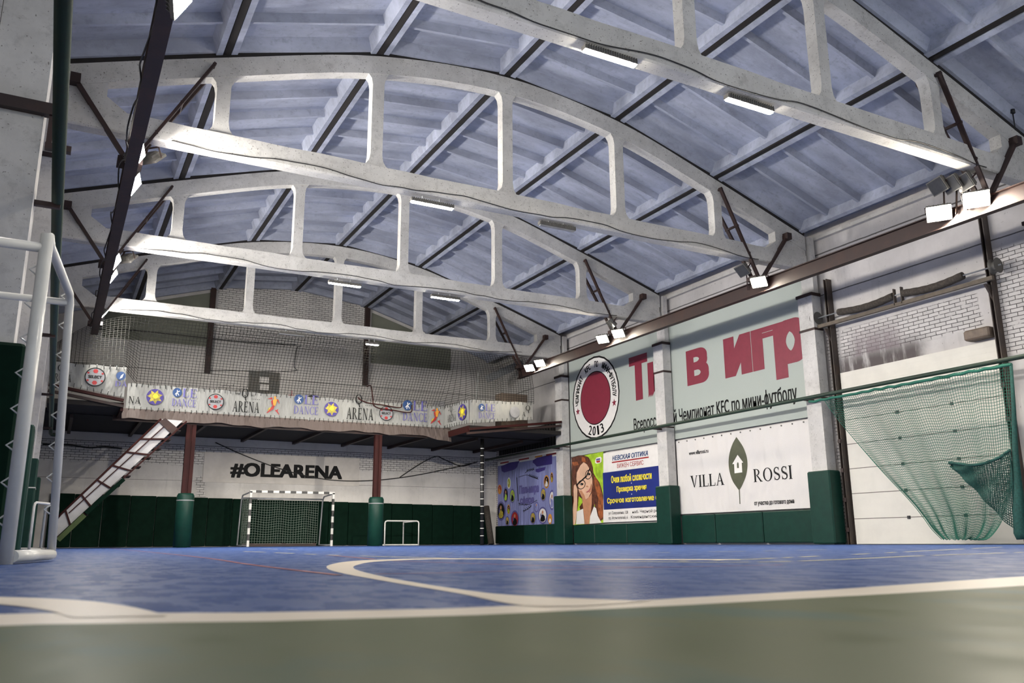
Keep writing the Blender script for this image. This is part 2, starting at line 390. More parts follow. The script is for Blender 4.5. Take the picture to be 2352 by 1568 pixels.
# ------------------------------------------------------------------ roof trusses
def truss_parts(root, y):
    top = [V(p.x, y, p.z) for p in catmull([(x, 0, z) for x, z in zip(XN, ZN)], 6)]
    tc = MB(); n = len(top)
    for k in range(n-1):
        a, b = top[k], top[k+1]; h = V(0,0,-.40); w = V(0,.13,0)
        tc.idx([a-w,b-w,b+w,a+w,a-w+h,b-w+h,b+w+h,a+w+h], [(0,3,2,1)[::-1],(4,5,6,7)[::-1],(0,1,5,4)[::-1],(2,3,7,6)[::-1]]+([(0,4,7,3)] if k == 0 else [])+([(1,2,6,5)] if k == n-2 else []))
    tc.build('top_chord', M['truss'], root)
    bc = MB(); xs = [XN[0]+.03+i*(XN[6]-XN[0]-.06)/30 for i in range(31)]
    rj = random.Random(3); off = [(rj.uniform(-.012,.012), rj.uniform(-.012,.012)) for _ in xs]
    vs = []
    for x, (a, b) in zip(xs, off): vs += [(x,y-.15,CB0+.03),(x,y-.12,CB0),(x,y+.12,CB0),(x,y+.15,CB0+.03),(x,y+.15,CB1+a),(x,y-.15,CB1+b)]
    fs = [(i*6+j, i*6+(j+1) % 6, i*6+6+(j+1) % 6, i*6+6+j)[::-1] for i in range(30) for j in range(6)]+[(0,1,2,3,4,5),tuple(range(185,179,-1))]
    bc.idx(vs, fs); bc.build('bottom_chord', M['truss'], root)
    for i in range(1, 6):
        x = XN[i]; zt = ZN[i]-.36; w = .125; P = []
        fl_ = [(0,.30),(.05,.21),(.14,.15),(.28,w)]
        sl = (ZN[min(i+1,6)]-ZN[i-1])/6
        R_ = [(x+dw, CB1-.02+dz) for dz, dw in fl_]+[(x+dw, zt-dz+ sl*dw) for dz, dw in reversed(fl_)]
        L_ = [(x-dw, zt-dz- sl*dw) for dz, dw in fl_]+[(x-dw, CB1-.02+dz) for dz, dw in reversed(fl_)]
        MB().prism([(a, y-.115, b) for a, b in R_+L_], (0,.23,0)).build('post', M['truss'], root)
    for sgn in (1, -1):
        X = (lambda x: x) if sgn == 1 else (lambda x: 16.05-x)
        zc = lambda x: roofz(x)-.30
        pts = [(X(15.55),CB1-.03),(X(15.95),CB1+.25),(X(15.95),zc(15.95)-.0),(X(17.0),zc(17.0)),(X(17.0),CB1-.03)]
        MB().prism([(a, y-.12, b) for a, b in pts], (0,.24,0)).build('end_block', M['truss'], root)
tr = thing('roof_truss', 'arched white concrete roof truss nearest the camera, cut off by the top of the photo', 'truss', (8.03, YT['A'], 0), 'arched roof trusses')
truss_parts(tr, YT['A'])
for k, lb in (('B','large arched white concrete roof truss spanning the middle of the photo, second from the camera'),
              ('C','arched white concrete roof truss third from the camera, in front of the netted one'),
              ('D','farthest arched white concrete roof truss, black net hanging below it')):
    dup(tr, (8.03, YT[k], 0), lb)

# ------------------------------------------------------------------ pillars and their pads
def pillar_parts(root, y, side):
    f = PR if side > 0 else PL; w = 17.27 if side > 0 else XL
    sh = MB().box((f,y-.24,0),(w-.005*side,y+.24,6.35)); sh.build('shaft', M['white'], root)
    MB().box((f+.15*side,y-.2,6.42),(w-.005*side,y+.2,8.0)).build('upper_shaft', M['white'], root)
    MB().box((f-.03*side,y-.27,6.35),(w-.008*side,y+.27,6.43)).build('cap_plate', M['dark'], root)
    if side < 0: return
    MB().box((f-.02*side,y-.26,5.42),(w-.012*side,y+.26,5.48)).build('steel_band', M['dark'], root)
    MB().box((f-.02*side,y-.26,3.62),(w-.012*side,y+.26,3.66)).build('steel_band', M['dark'], root)
pr = thing('pillar', 'white wall pillar at the right edge of the photo, beside the green net', 'pillar', (XR, YT['A'], 0), 'right wall pillars'); pillar_parts(pr, YT['A'], 1)
for k, lb in (('B','white wall pillar between the leaf banner and the roller door'),('C','white wall pillar between the optician poster and the leaf banner'),('D','white wall pillar between the lavender banner and the optician poster')):
    dup(pr, (XR, YT[k], 0), lb)
pl_ = thing('pillar', 'white concrete pillar at the left edge of the photo, nearest on that side', 'pillar', (XL, YT['A'], 0), 'left wall pillars'); pillar_parts(pl_, YT['A'], -1)
for k, lb in (('B','second white pillar along the left wall, mostly hidden behind the nearest'),('C','third white pillar along the left wall'),('D','farthest white pillar along the left wall, by the balcony wing')):
    dup(pl_, (XL, YT[k], 0), lb)
def pad(name, a, b, label, grp, mat='green', r=.03, seam=None):
    o = MB().rbox(a, b, r).build(name, M[mat]); tag(o, label, 'wall pad', grp)
    if seam: MB().box(*seam).build('strap', M['greyink'], o)
    return o
PADH = 1.80
for k, lb in (('A','green padded sleeve on the pillar at the right edge of the photo'),('B','tall green pad wrapped round the pillar beside the roller door'),
              ('C','tall green pad wrapped round the pillar left of the leaf banner'),('D','tall green pad wrapped round the pillar right of the lavender banner')):
    y = YT[k]; pad('pillar_pad', (PR-.09,y-.36,.02),(17.275,y+.36,PADH), lb, 'pads on the right pillars')
for k, lb, h in (('A','big dark green pad on the nearest left pillar behind the white goal frame',1.91),('B','second dark green pad along the left pillars',1.91),
              ('C','third dark green pad along the left pillars, with a pale tape band',1.94),('D','farthest dark green pad along the left pillars',1.96)):
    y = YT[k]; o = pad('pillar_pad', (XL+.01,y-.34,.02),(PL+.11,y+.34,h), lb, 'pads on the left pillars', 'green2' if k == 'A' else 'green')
    if k == 'C': MB().box((XL+.02,y-.345,1.30),(PL+.115,y+.345,1.325)).build('tape_band', M['wpaint'], o)
# low mats along the right wall
def ymats(edges, top, name, where, mats=None):
    n = len(edges)-1
    for i in range(n):
        a, b = edges[i], edges[i+1]
        pad('wall_mat', (XR-.14,b+.012,.05),(XR-.012,a-.012,top), 'low green wall mat %s, %s from the left' % (where, ORD[i]), name, (mats or ['green']*n)[i], .025)
eB = [at_x(u, 1215, 17.3).y for u in (1553,1645,1755,1842)]; eB[0] = YT['C']-.37; eB[-1] = YT['B']+.37
ymats(eB, .88, 'mats under the leaf banner', 'under the leaf banner')
eC = [YT['D']-.37]+[at_x(u, 1225, 17.3).y for u in (1368,1442)]+[YT['C']+.37]
ymats(eC, .70, 'mats under the optician poster', 'under the optician poster')
eD = [YB-.16, at_x(1205,1225,17.3).y, at_x(1258,1225,17.3).y, YT['D']+.37]
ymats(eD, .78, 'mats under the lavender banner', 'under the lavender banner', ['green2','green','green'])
# tall mats along the back wall
ed = [at_y(u, 1200, YB-.14).x for u in (108,166,232,295,355,415,475,532,590,650,708,755,800,850,900,948,994,1042,1085,1122)]
ed = [max(ed[0], XL+.05)]+ed[1:]; ed[-1] = min(ed[-1], XR-.2)
for i in range(len(ed)-1):
    nm = ORD[i] if i < 16 else ['seventeenth','eighteenth','nineteenth','twentieth'][i-16]
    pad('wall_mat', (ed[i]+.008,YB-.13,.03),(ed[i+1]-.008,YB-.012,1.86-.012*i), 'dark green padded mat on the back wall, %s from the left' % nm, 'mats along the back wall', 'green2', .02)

# ------------------------------------------------------------------ crane beams and hangers
def ibeam(name, x, y0, y1, z0, z1, w, mat, label):
    b = MB(); t = .022
    b.box((x-w/2,y0,z0),(x+w/2,y1,z0+t)).box((x-w/2,y0,z1-t),(x+w/2,y1,z1)).box((x-.012,y0,z0+t),(x+.012,y1,z1-t))
    o = b.build(name, mat); return tag(o, label, 'crane beam')
BXR, BXL = 15.30, .57
ibeam('crane_beam', BXR, -3.9, 27.9, 6.20, 6.55, .16, M['rust'], 'long rusty red steel beam running along the right wall below the trusses')
ibeam('crane_beam', BXL, -3.9, 27.4, 6.20, 6.55, .20, M['dark'], 'dark red steel beam running along the left side below the trusses')
def hanger(root, y, side):
    X = (lambda x: x) if side > 0 else (lambda x: BXR+BXL-x)
    for s in (-1, 1):
        MB().beam((X(14.05),y+s*.22,8.80),(X(15.27),y+s*.10,6.60), .05, .09, (0,1,0)).build('inner_strut', M['dark'], root)
    MB().beam((X(16.27),y-.2,7.85),(X(15.36),y-.12,6.6), .07, .10, (0,1,0)).build('outer_strut', M['dark'], root)
    for t in (.02, .42, .72):
        p = V(X(14.05+1.22*t), y, 8.8-2.2*t); w = .27-.1*t
        MB().beam((p.x,p.y-w,p.z),(p.x,p.y+w,p.z), .05, .05).build('cross_bolt', M['dark'], root)
    MB().box((X(16.2),y-.3,7.78),(X(16.36),y-.12,7.95)).build('end_plate', M['dark'], root)
    MB().box((X(15.1),y-.16,6.55),(X(15.5),y+.16,6.66)).build('saddle_plate', M['dark'], root)
hr = thing('beam_hanger', 'dark steel ladder-like hanger on the nearest truss, at the right beam', 'hanger', (BXR,YT['A'],6.6), 'hangers of the right beam'); hanger(hr, YT['A'], 1)
for k, w in (('B','second'),('C','third'),('D','farthest')): dup(hr, (BXR,YT[k],6.6), 'dark steel ladder-like hanger on the %s truss, at the right beam' % w)
hl = thing('beam_hanger', 'dark steel V hanger on the nearest truss, at the left beam', 'hanger', (BXL,YT['A'],6.6), 'hangers of the left beam'); hanger(hl, YT['A'], -1)
for k, w in (('B','second'),('C','third'),('D','farthest')): dup(hl, (BXL,YT[k],6.6), 'dark steel V hanger on the %s truss, at the left beam' % w)

# ------------------------------------------------------------------ lamps
def flood_parts(root, c, nrm, lit, att, w=.40, h=.30, warm=True):
    c = Vector(c); n = Vector(nrm).normalized(); r = n.cross(V(0,0,1)).normalized(); u = r.cross(n)
    def bx(mb, s0, s1, t0, t1, d0, d1, k=1):
        f = [c+r*s+u*t+n*d1 for s, t in ((s0,t0),(s1,t0),(s1,t1),(s0,t1))]; g = [c+r*s*k+u*t*k+n*d0 for s, t in ((s0,t0),(s1,t0),(s1,t1),(s0,t1))]
        mb.idx(g+f, [(3,2,1,0),(4,5,6,7),(0,1,5,4),(1,2,6,5),(2,3,7,6),(3,0,4,7)])
    hb = MB(); bx(hb, -w/2, w/2, -h/2, h/2, -.05, .0); bx(hb, -w/2*.95, w/2*.95, -h/2*.95, h/2*.95, -.15, -.05, .55)
    for k in range(5): s = (-.36+.18*k)*w; bx(hb, s-.008, s+.008, -h*.42, h*.42, -.13, -.045)
    hb.build('housing', M['lamp'], root)
    gl = MB(); bx(gl, -w/2+.02, w/2-.02, -h/2+.02, h/2-.02, .001, .008)
    gl.build('lens', M['flooddim'] if lit == 'dim' else M['floodn'] if lit == 'strong' else (M['flood'] if warm else M['floodw']) if lit else M['glassoff'], root)
    yk = MB(); q = c-n*.22+u*.05
    for s in (-1, 1): yk.beam(c+r*s*(w/2+.012)-n*.03, q+r*s*(w/2+.012), .01, .03, u)
    yk.beam(q-r*(w/2+.015), q+r*(w/2+.015), .03, .01, u); yk.beam(q, att, .03, .03); yk.build('bracket', M['dark'], root)
def spot(root, c, aim):     # narrow beam added to the out-of-view floodlights to light the back wall
    ld = bpy.data.lights.new('fill_beam', 'SPOT'); o = bpy.data.objects.new('fill_beam', ld); COL.objects.link(o); o.parent = root
    d = (Vector(aim)-c).normalized(); o.location = d*.03; o.rotation_euler = d.to_track_quat('-Z', 'Y').to_euler()
    ld.energy = SPOT_E; ld.spot_size = math.radians(30); ld.spot_blend = .8; ld.color = (1,.93,.82); ld.shadow_soft_size = .12
NR, NL = (-.66,-.36,-.70), (.86,-.13,-.50)
def rflood(px, lit, lb, x=15.05, w=.40, nrm=NR):
    c = at_x(*px, x); t = thing('floodlight', lb, 'floodlight', c, 'floodlights on the right beam')
    flood_parts(t, c, nrm, lit, (BXR-.05, c.y+.15, 6.4), w, w*.75)
def lflood(px, y, lit, lb, w=.54, nrm=NL):
    c = at_y(*px, y); t = thing('floodlight', lb, 'floodlight', c, 'floodlights on the left beam')
    flood_parts(t, c, nrm, lit, (BXL+.05, c.y+.15, 6.35), w, w*.75, False)
rflood((2157,490), 'strong', 'lit floodlight nearest the camera on the right beam, lower left of its pair', w=.46, nrm=(-.58,-.42,-.74))
rflood((2243,458), 'strong', 'lit floodlight nearest the camera on the right beam, right one of its pair', w=.46, nrm=(-.58,-.42,-.74))
rflood((1743,648), True, 'single lit floodlight on the right beam at the second truss')
rflood((1384,779), True, 'left lit floodlight of the pair at the third truss, right beam')
rflood((1420,766), True, 'right lit floodlight of the pair at the third truss, right beam')
rflood((1216,845), True, 'left lit floodlight at the far end of the right beam')
rflood((1240,834), True, 'right lit floodlight at the far end of the right beam')
rflood((2152,428), False, 'unlit grey floodlight above the nearest lit pair, left of three', 14.9, .42, (-.8,.25,-.5))
rflood((2183,424), False, 'unlit grey floodlight above the nearest lit pair, middle of three', 14.95, .42, (-.8,.25,-.5))
rflood((2212,420), False, 'unlit grey floodlight above the nearest lit pair, right of three', 15.0, .42, (-.8,.25,-.5))
rflood((1704,622), False, 'unlit grey floodlight beside the lit one at the second truss', 14.95, .42, (-.7,.1,-.6))
rflood((1402,745), False, 'unlit grey floodlight above the lit pair at the third truss', 15.0, .40, (-.7,.2,-.6))
for yy, w_ in ((2.6,'first'),(3.4,'second')):  # left pair added out of view to brighten the back wall
    c = V(.86, yy, 6.2); t = thing('floodlight', 'added out-of-view floodlight on the left beam above the camera, %s pair member' % w_, 'floodlight', c, 'floodlights on the left beam'); flood_parts(t, c, (.25,.96,-.13), 'dim', (BXL+.05,c.y+.15,6.35), .46, .35, False); spot(t, c, (8.5+yy,34,-2.2))
lflood((420,-2), 9.2, True, 'lit floodlight at the very top of the photo by the left beam', .46)
lflood((315,361), 14.55, True, 'upper lit floodlight on the left beam at the second truss')
lflood((308,426), 16.6, True, 'lower lit floodlight on the left beam just past the second truss')
lflood((264,604), 20.9, True, 'upper lit floodlight on the left beam at the third truss')
lflood((257,635), 22.6, True, 'lower lit floodlight on the left beam just past the third truss')
lflood((237,725), 27.1, True, 'lit floodlight at the far end of the left beam', .48, (.80,.08,-.55))
lflood((347,370), 15.6, False, 'unlit grey drum floodlight beside the lit pair on the left beam', .46, (.5,.5,-.7))
lflood((293,598), 21.9, False, 'unlit grey floodlight on the left beam at the third truss', .44, (.5,.5,-.7))
def strip(p, q, lit, lb):
    c = (p+q)/2; t = thing('led_strip_light', lb, 'strip light', c, 'strip lights under the trusses')
    hb = MB().box((p.x,c.y-.055,c.z),(q.x,c.y+.055,c.z+.07)); n = 22
    for k in range(n): x = p.x+(q.x-p.x)*(k+.5)/n; hb.box((x-.006,c.y-.065,c.z+.01),(x+.006,c.y+.065,c.z+.085))
    hb.build('housing', M['lamp'], t)
    MB().box((p.x+.02,c.y-.036,c.z-.022),(q.x-.02,c.y+.036,c.z-.001)).build('diffuser', M['led'] if lit else M['zinc'], t)
    for f in (.3, .7):
        x = p.x+(q.x-p.x)*f
        MB().tube([(x,c.y,c.z+.08),(x-.03,c.y,c.z+.12),(x-.03,c.y,c.z+.17),(x,c.y,max(CB0-.02, c.z+.2))], .012, 6).build('hanger', M['zinc'], t)
def strip_px(k, u0, v0, u1, v1, lit, lb, dy=0): 
    y = YT[k]+dy; p, q = at_y(u0, v0, y), at_y(u1, v1, y); z = min((p.z+q.z)/2, CB0-.12); p.z = q.z = z; strip(p, q, lit, lb)
for yy, w_ in ((2.6,'first'),(3.4,'second')):  # matching right pair, also added unseen for the dark far wall
    c = V(15.0, yy, 6.2); t = thing('floodlight', 'added out-of-view floodlight on the right beam beside the camera, %s pair member' % w_, 'floodlight', c, 'floodlights on the right beam'); flood_parts(t, c, (-.25,.96,-.13), 'dim', (BXR-.05,c.y+.15,6.35), .46, .35); spot(t, c, (3.5+yy,34,-2.2))
for x_, w_ in ((4.6,'left'),(11.0,'right')): strip(V(x_,2.8,6.9), V(x_+1,2.8,6.9), True, 'added out-of-view strip light over the camera, %s of two' % w_)  # extra unseen strips, added to brighten the nearest truss faces
strip_px('A', 1340,105,1460,152, True, 'brightest lit strip light, under the nearest truss', -.10)
strip_px('A', 1668,232,1773,254, True, 'lit strip light with visible fins, right one under the nearest truss', .0)
strip_px('B', 943,464,1041,478, True, 'lit strip light under the second truss')
strip_px('B', 1238,516,1320,530, False, 'unlit grey strip light under the second truss')
strip_px('C', 754,650,829,658, True, 'lit yellowish strip light under the third truss')
strip_px('C', 990,681,1055,690, True, 'thin lit strip light under the third truss, right one')
strip_px('D', 840,789,870,793, True, 'short lit strip light under the farthest truss')
strip_px('D', 640,766,700,771, False, 'unlit grey strip light under the farthest truss, behind the net')
for k, w in (('A','nearest'),('B','second'),('C','third'),('D','farthest')):
    y = YT[k]-.17; P = []; rr = random.Random(ord(k))
    for i in range(40): x = 1.2+i*.36; P.append((x, y, CB0+.05+.05*math.sin(i*.7+ord(k))+rr.uniform(-.02,.02)))
    o = MB().tube(catmull(P, 3), .010, 5).build('power_cable', M['cable']); tag(o, 'thin wavy cable clipped along the lower edge of the %s truss' % w, 'cable', 'cables along the trusses')
P = [(BXL-.12+.04*math.sin(i*1.3), 5.5+i*.42, 6.36+.09*math.sin(i*.9)+.05*math.sin(i*2.3)) for i in range(52)]
tag(MB().tube(catmull(P, 3), .013, 5).build('power_cable', M['cable']), 'loose dark cable running beside the left steel beam', 'cable')

for (u, v0, v1), lb in (((2035,374,416),'small hook and wire hanging from the ceiling between the first two trusses'),((2325,252,300),'small hook and wire hanging from the ceiling at the top right')):
    x = 15.2 if u < 2300 else 16.4; z = roofz(x)+.33; d = ray(u, v0); p = EYE+d*((z-EYE.z)/d.z)
    o = MB().tube([p, p-V(0,0,.08)], .05, 8).tube([p-V(0,0,.06), p-V(0,0,.45)], .012, 5).build('ceiling_hook', M['black']); tag(o, lb, 'hook')
# ------------------------------------------------------------------ net pipes
def pipe(name, pts, r, label):
    t = thing(name, label, 'pipe', pts[0])
    MB().tube(pts, r, 12).build('tube', M['pipe'], t); return t
PX, PZ = 16.62, 3.62
g = pipe('net_rail', [(PX,-1,PZ),(PX,33.4,PZ)], .05, 'long dark green pipe running along the right wall above the posters')
for k in 'ABCD': MB().beam((PX,YT[k],PZ-.03),(PR+.02,YT[k],PZ-.03), .05, .05).build('wall_bracket', M['dark'], g)
LPX, LPZ = -.27, 3.46
g = pipe('net_rail', [(LPX,-1,LPZ),(LPX,29.6,LPZ),(LPX+.02,29.75,LPZ-.02),(LPX+.35,29.8,LPZ-.03)], .055, 'dark green pipe running along the left pillars past the goal frame')
for k in 'ABCD':
    MB().beam((LPX+.03,YT[k],LPZ-.06),(PL-.02,YT[k],LPZ-.06), .06, .05).build('wall_bracket', M['dark'], g)
b = MB(); y = YT['A']-.27
b.beam((-.95,y,4.28),(-.36,y,4.28), .10, .12); b.beam((-.40,y,4.28),(-.40,y,3.9), .05, .05).beam((-.43,y,3.9),(-.2,y,3.9), .08, .06)
tag(b.build('steel_bracket', M['dark']), 'black steel bracket sticking out of the nearest left pillar', 'bracket')

# ------------------------------------------------------------------ lettering
def textpoly(txt, shear=0, bold=0, spacing=1):
    vs, fs = textraw(txt.replace('ф', 'о').replace('Ф', 'О'), shear, spacing)
    for i, ch in enumerate(txt):        # the letter ф is drawn as a round with a bar
        if ch not in 'фФ': continue
        o = 'о' if ch == 'ф' else 'О'; q, _ = textraw(o, shear, spacing); wo = max(v[0] for v in q)-min(v[0] for v in q)
        p, _ = textraw(txt[:i].replace('ф', 'о')+o, shear, spacing); xc = max(v[0] for v in p)-wo/2
        y0, y1, hw = (-.2, .75, .045) if ch == 'ф' else (-.05, .78, .055)
        n = len(vs); vs += [(xc-hw, y0), (xc+hw, y0), (xc+hw, y1), (xc-hw, y1)]; fs.append((n, n+1, n+2, n+3))
    x0, x1 = min(v[0] for v in vs), max(v[0] for v in vs); y0, y1 = min(v[1] for v in vs), max(v[1] for v in vs)
    return [((a-x0)/(x1-x0), (b-y0)/(y1-y0)) for a, b in vs], fs, (x1-x0)/(y1-y0)
def textraw(txt, shear=0, spacing=1):
    c = bpy.data.curves.new('t', 'FONT'); c.body = txt; c.size = 1; c.shear = shear; c.space_character = spacing; c.resolution_u = 3
    o = bpy.data.objects.new('t', c); COL.objects.link(o); dg = bpy.context.evaluated_depsgraph_get()
    me = bpy.data.meshes.new_from_object(o.evaluated_get(dg)); vs = [(v.co.x, v.co.y) for v in me.vertices]; fs = [tuple(p.vertices) for p in me.polygons]
    bpy.data.objects.remove(o); bpy.data.curves.remove(c); bpy.data.meshes.remove(me)
    return vs, fs
class Pl:       # flat printed surface: origin, right, up, normal
    def __init__(s, o, r, u, n): s.o, s.r, s.u, s.n = Vector(o), Vector(r), Vector(u), Vector(n)
    def p(s, a, b, l=0): return s.o+s.r*a+s.u*b+s.n*l
    def inv(s, q): d = q-s.o; return d.dot(s.r), d.dot(s.u)
def text(mb, pl, txt, box, l=.004, m=0, shear=0, bold=0, keep=False):   # box = (a0,b0,a1,b1) in plane units
    vs, fs, asp = textpoly(txt, shear, 0); a0, b0, a1, b1 = box
    if keep: a1 = a0+(b1-b0)*asp
    w = bold*(b1-b0)*1.15; a0 += w; a1 -= w; b0 += w*.6; b1 -= w*.6     # heavier strokes: shifted copies in thin layers
    sh = [(0,0)] if not bold else [(c*w, d*w*.6) for c in (-1,-.33,.33,1) for d in (-1,1)]
    for k, (dx, dy) in enumerate(sh): mb.idx([pl.p(a0+(a1-a0)*x+dx, b0+(b1-b0)*y+dy, l+.0002*k) for x, y in vs], fs, m)
def arcpts(cx, cy, rx, ry, a0, a1, n): return [(cx+rx*math.cos(a0+(a1-a0)*k/n), cy+ry*math.sin(a0+(a1-a0)*k/n)) for k in range(n+1)]
def ringpolys(cx, cy, rx, ry, wx, wy, a0=0, a1=2*PI, n=28):
    A, B = arcpts(cx, cy, rx, ry, a0, a1, n), arcpts(cx, cy, rx-wx, ry-wy, a0, a1, n)
    return [[A[k], A[k+1], B[k+1], B[k]] for k in range(n)]
def serif(ch):  # roman capitals: polygons in a box of height 1, and their width
    T, t, sh, se = .15, .06, .045, .07
    R = lambda x0, y0, x1, y1: [(x0,y0),(x1,y0),(x1,y1),(x0,y1)]
    sf = lambda xc, y, w=T: R(xc-w/2-se, y, xc+w/2+se, y+sh) if y < .5 else R(xc-w/2-se, y-sh, xc+w/2+se, y)
    st = lambda xc, w=T: [R(xc-w/2,0,xc+w/2,1), sf(xc,0,w), sf(xc,1,w)]
    if ch == 'I': return st(.15), .30
    if ch == 'L': return st(.15)+[R(.15,0,.58,t), [(.52,0),(.58,0),(.60,.26),(.56,.26)]], .60
    if ch == 'E': return st(.15)+[R(.15,0,.60,t), R(.15,1-t,.57,1), R(.15,.48,.47,.48+t), R(.55,0,.60,.24), R(.52,.78,.57,1), R(.43,.40,.47,.62)], .62
    if ch == 'V': return [[(.08,1),(.26,1),(.44,0),(.38,0)], [(.64,1),(.71,1),(.44,0),(.38,0)], sf(.17,1,.16), sf(.68,1,.05)], .80
    if ch == 'A': return [[(.08,0),(.15,0),(.42,1),(.36,1)], [(.54,0),(.72,0),(.43,1),(.36,1)], R(.2,.32,.58,.32+t), sf(.11,0,.05), sf(.63,0,.16)], .80
    if ch == 'N': return [R(.12,0,.18,1), R(.66,0,.72,1), [(.10,1),(.26,1),(.72,0),(.60,0)], sf(.15,0,.05), sf(.15,1,.05), sf(.69,1,.05)], .84
    if ch == 'O': return ringpolys(.42,.5,.40,.52,.14,.05), .84
    if ch == 'Q': return ringpolys(.42,.5,.40,.52,.14,.05)+[[(.36,.15),(.48,.15),(.62,-.35),(.5,-.35)], R(.30,.2,.56,.26)], .84
    if ch == 'C': return ringpolys(.42,.5,.40,.52,.14,.05,.22*PI,1.78*PI)+[R(.68,.68,.73,1), R(.69,0,.73,.24)], .78
    if ch == 'D': return st(.15)+ringpolys(.24,.5,.50,.5,.15,.06,-PI/2,PI/2,16), .78
    if ch == 'R': return st(.15)+ringpolys(.26,.74,.30,.26,.12,.055,-PI/2,PI/2,14)+[[(.28,.48),(.40,.48),(.76,0),(.60,0)], R(.58,0,.80,sh)], .78
    if ch == 'S':
        P = arcpts(.30,.74,.19,.22,.1*PI,1.5*PI,14)+arcpts(.30,.26,.21,.22,.5*PI,-.9*PI,14); out = []
        for k in range(len(P)-1):
            w = .035+.05*math.exp(-((k-14)/6)**2); a, b = P[k], P[k+1]; dx, dy = b[0]-a[0], b[1]-a[1]; L = math.hypot(dx, dy) or 1; nx, ny = -dy/L*w, dx/L*w
            out.append([(a[0]-nx,a[1]-ny),(b[0]-nx,b[1]-ny),(b[0]+nx,b[1]+ny),(a[0]+nx,a[1]+ny)])
        return out+[R(.45,.72,.49,.98), R(.09,.02,.13,.30)], .58
    return [], .35
def stext(mb, pl, txt, box, l=.004, m=0):
    G = [serif(c) for c in txt]; tot = sum(g[1]+.06 for g in G)-.06; a0, b0, a1, b1 = box; x = 0
    for gl, w in G:
        for k, q in enumerate(gl): mb.poly([pl.p(a0+(x+c[0])/tot*(a1-a0), b0+c[1]*(b1-b0), l+.0002*(k % 3)) for c in q], m)
        x += w+.06
def disc(mb, pl, a, b, rx, ry, l, m=0, n=32): mb.poly([pl.p(x, y, l) for x, y in arcpts(a, b, rx, ry, 0, 2*PI, n)[:-1]], m)
def ring(mb, pl, a, b, rx, ry, w, l, m=0):
    for q in ringpolys(a, b, rx, ry, w, w): mb.poly([pl.p(x, y, l) for x, y in q], m)
def star(mb, pl, a, b, r, l, m=0, n=5, k=.42, a0=PI/2):
    mb.poly([pl.p(a+(r if i % 2 == 0 else r*k)*math.cos(a0+PI*i/n), b+(r if i % 2 == 0 else r*k)*math.sin(a0+PI*i/n), l) for i in range(2*n)], m)

# ------------------------------------------------------------------ banners on the right wall
WX = 17.30
RW = Pl((WX,0,0), (0,-1,0), (0,0,1), (-1,0,0))          # reading direction runs towards the camera
def rp(u, v, l=0): q = at_x(u, v, WX); return RW.p(-q.y, q.z, l)
def rb(u, v): q = at_x(u, v, WX); return -q.y, q.z
def bbox(*uv):                                           # plane box spanned by pixels
    P = [rb(u, v) for u, v in uv]; return min(p[0] for p in P), min(p[1] for p in P), max(p[0] for p in P), max(p[1] for p in P)
def sheetbox(a0, b0, a1, b1, th=.012): return MB().prism([RW.p(a0,b0,-th), RW.p(a1,b0,-th), RW.p(a1,b1,-th), RW.p(a0,b1,-th)], (-th,0,0))
t = thing('banner', 'huge pale green championship banner with maroon letters and a round badge', 'banner', (WX,21.7,3.25))
sheetbox(-27.44,3.26,-15.42,7.0).build('sheet', M['mint'], t)
b = MB()
text(b, RW, 'Т', (-23.50,4.80,-22.45,6.36), .004, bold=.075)
b.build('large_lettering', M['maroon'], t); b = MB()
text(b, RW, 'ы', (-22.46,4.80,-21.5,5.98), .004, bold=.075)
b.build('large_lettering', M['maroon'], t); b = MB()
text(b, RW, 'в', (-20.45,4.86,-19.42,5.98), .004, bold=.075)
b.build('large_lettering', M['maroon'], t); b = MB()
text(b, RW, 'игр', (-18.72,4.42,-15.48,6.02), .004, bold=.075)
b.build('large_lettering', M['maroon'], t)
b = MB()
text(b, RW, 'Всероссийский Чемпионат KFC по мини-футболу', (-23.36,3.66,-16.02,4.22), .004, bold=.012)
b.build('small_lettering', M['ink'], t)
b = MB(); cx, cy, R1 = -25.66, 5.30, 1.55
disc(b, RW, cx, cy, R1, R1, .004, 1, 64); ring(b, RW, cx, cy, R1, R1, .07, .006, 0)
disc(b, RW, cx, cy-.02, 1.0, 1.0, .006, 0, 48); disc(b, RW, cx, cy-.02, .965, .965, .008, 2, 48)
def arctext(txt, r, a0, a1, h, m):
    n = len(txt)
    for k, ch in enumerate(txt):
        if ch == ' ': continue
        a = a0+(a1-a0)*(k+.5)/n; vs, fs, asp = textpoly(ch, 0, 0); w = min(h*asp, .112)
        if ch == '-': hh = h*.16
        else: hh = h
        e = V(math.sin(a), math.cos(a), 0)*-1 if False else None
        ca, sa = math.cos(a), math.sin(a); q = []
        for x, y in vs:
            X_, Y_ = (x-.5)*w, (y-.5)*hh; q.append(RW.p(cx+(r+Y_)*ca+X_*sa, cy+(r+Y_)*sa-X_*ca, .009))
        for k2_ in range(4): b.idx([p+V(-.0002*k2_, ((k2_ % 2)-.5)*.016, ((k2_//2)-.5)*.012) for p in q], fs, m)
arctext('ЧЕМПИОНАТ  KFC  ПО  МИНИ-ФУТБОЛУ', 1.24, PI*1.04, -PI*.04, .22, 0)
for k, ch in enumerate('2013'):
    a = -PI/2+(k-1.5)*.21; vs, fs, asp = textpoly(ch, 0, 0); ca, sa = math.cos(a), math.sin(a); r = 1.24; h, w = .34, .19 if ch != '1' else .09
    b.idx([RW.p(cx+(r-(y-.5)*h)*ca-(x-.5)*w*sa+dx_, cy+(r-(y-.5)*h)*sa+(x-.5)*w*ca, .009+abs(dx_)*.01) for dx_ in (-.011,.011) for x, y in vs], fs+[tuple(i+len(vs) for i in f) for f in fs], 0)
star(b, RW, cx-1.2, cy-.38, .15, .009, 2); star(b, RW, cx+1.2, cy-.38, .15, .009, 2)
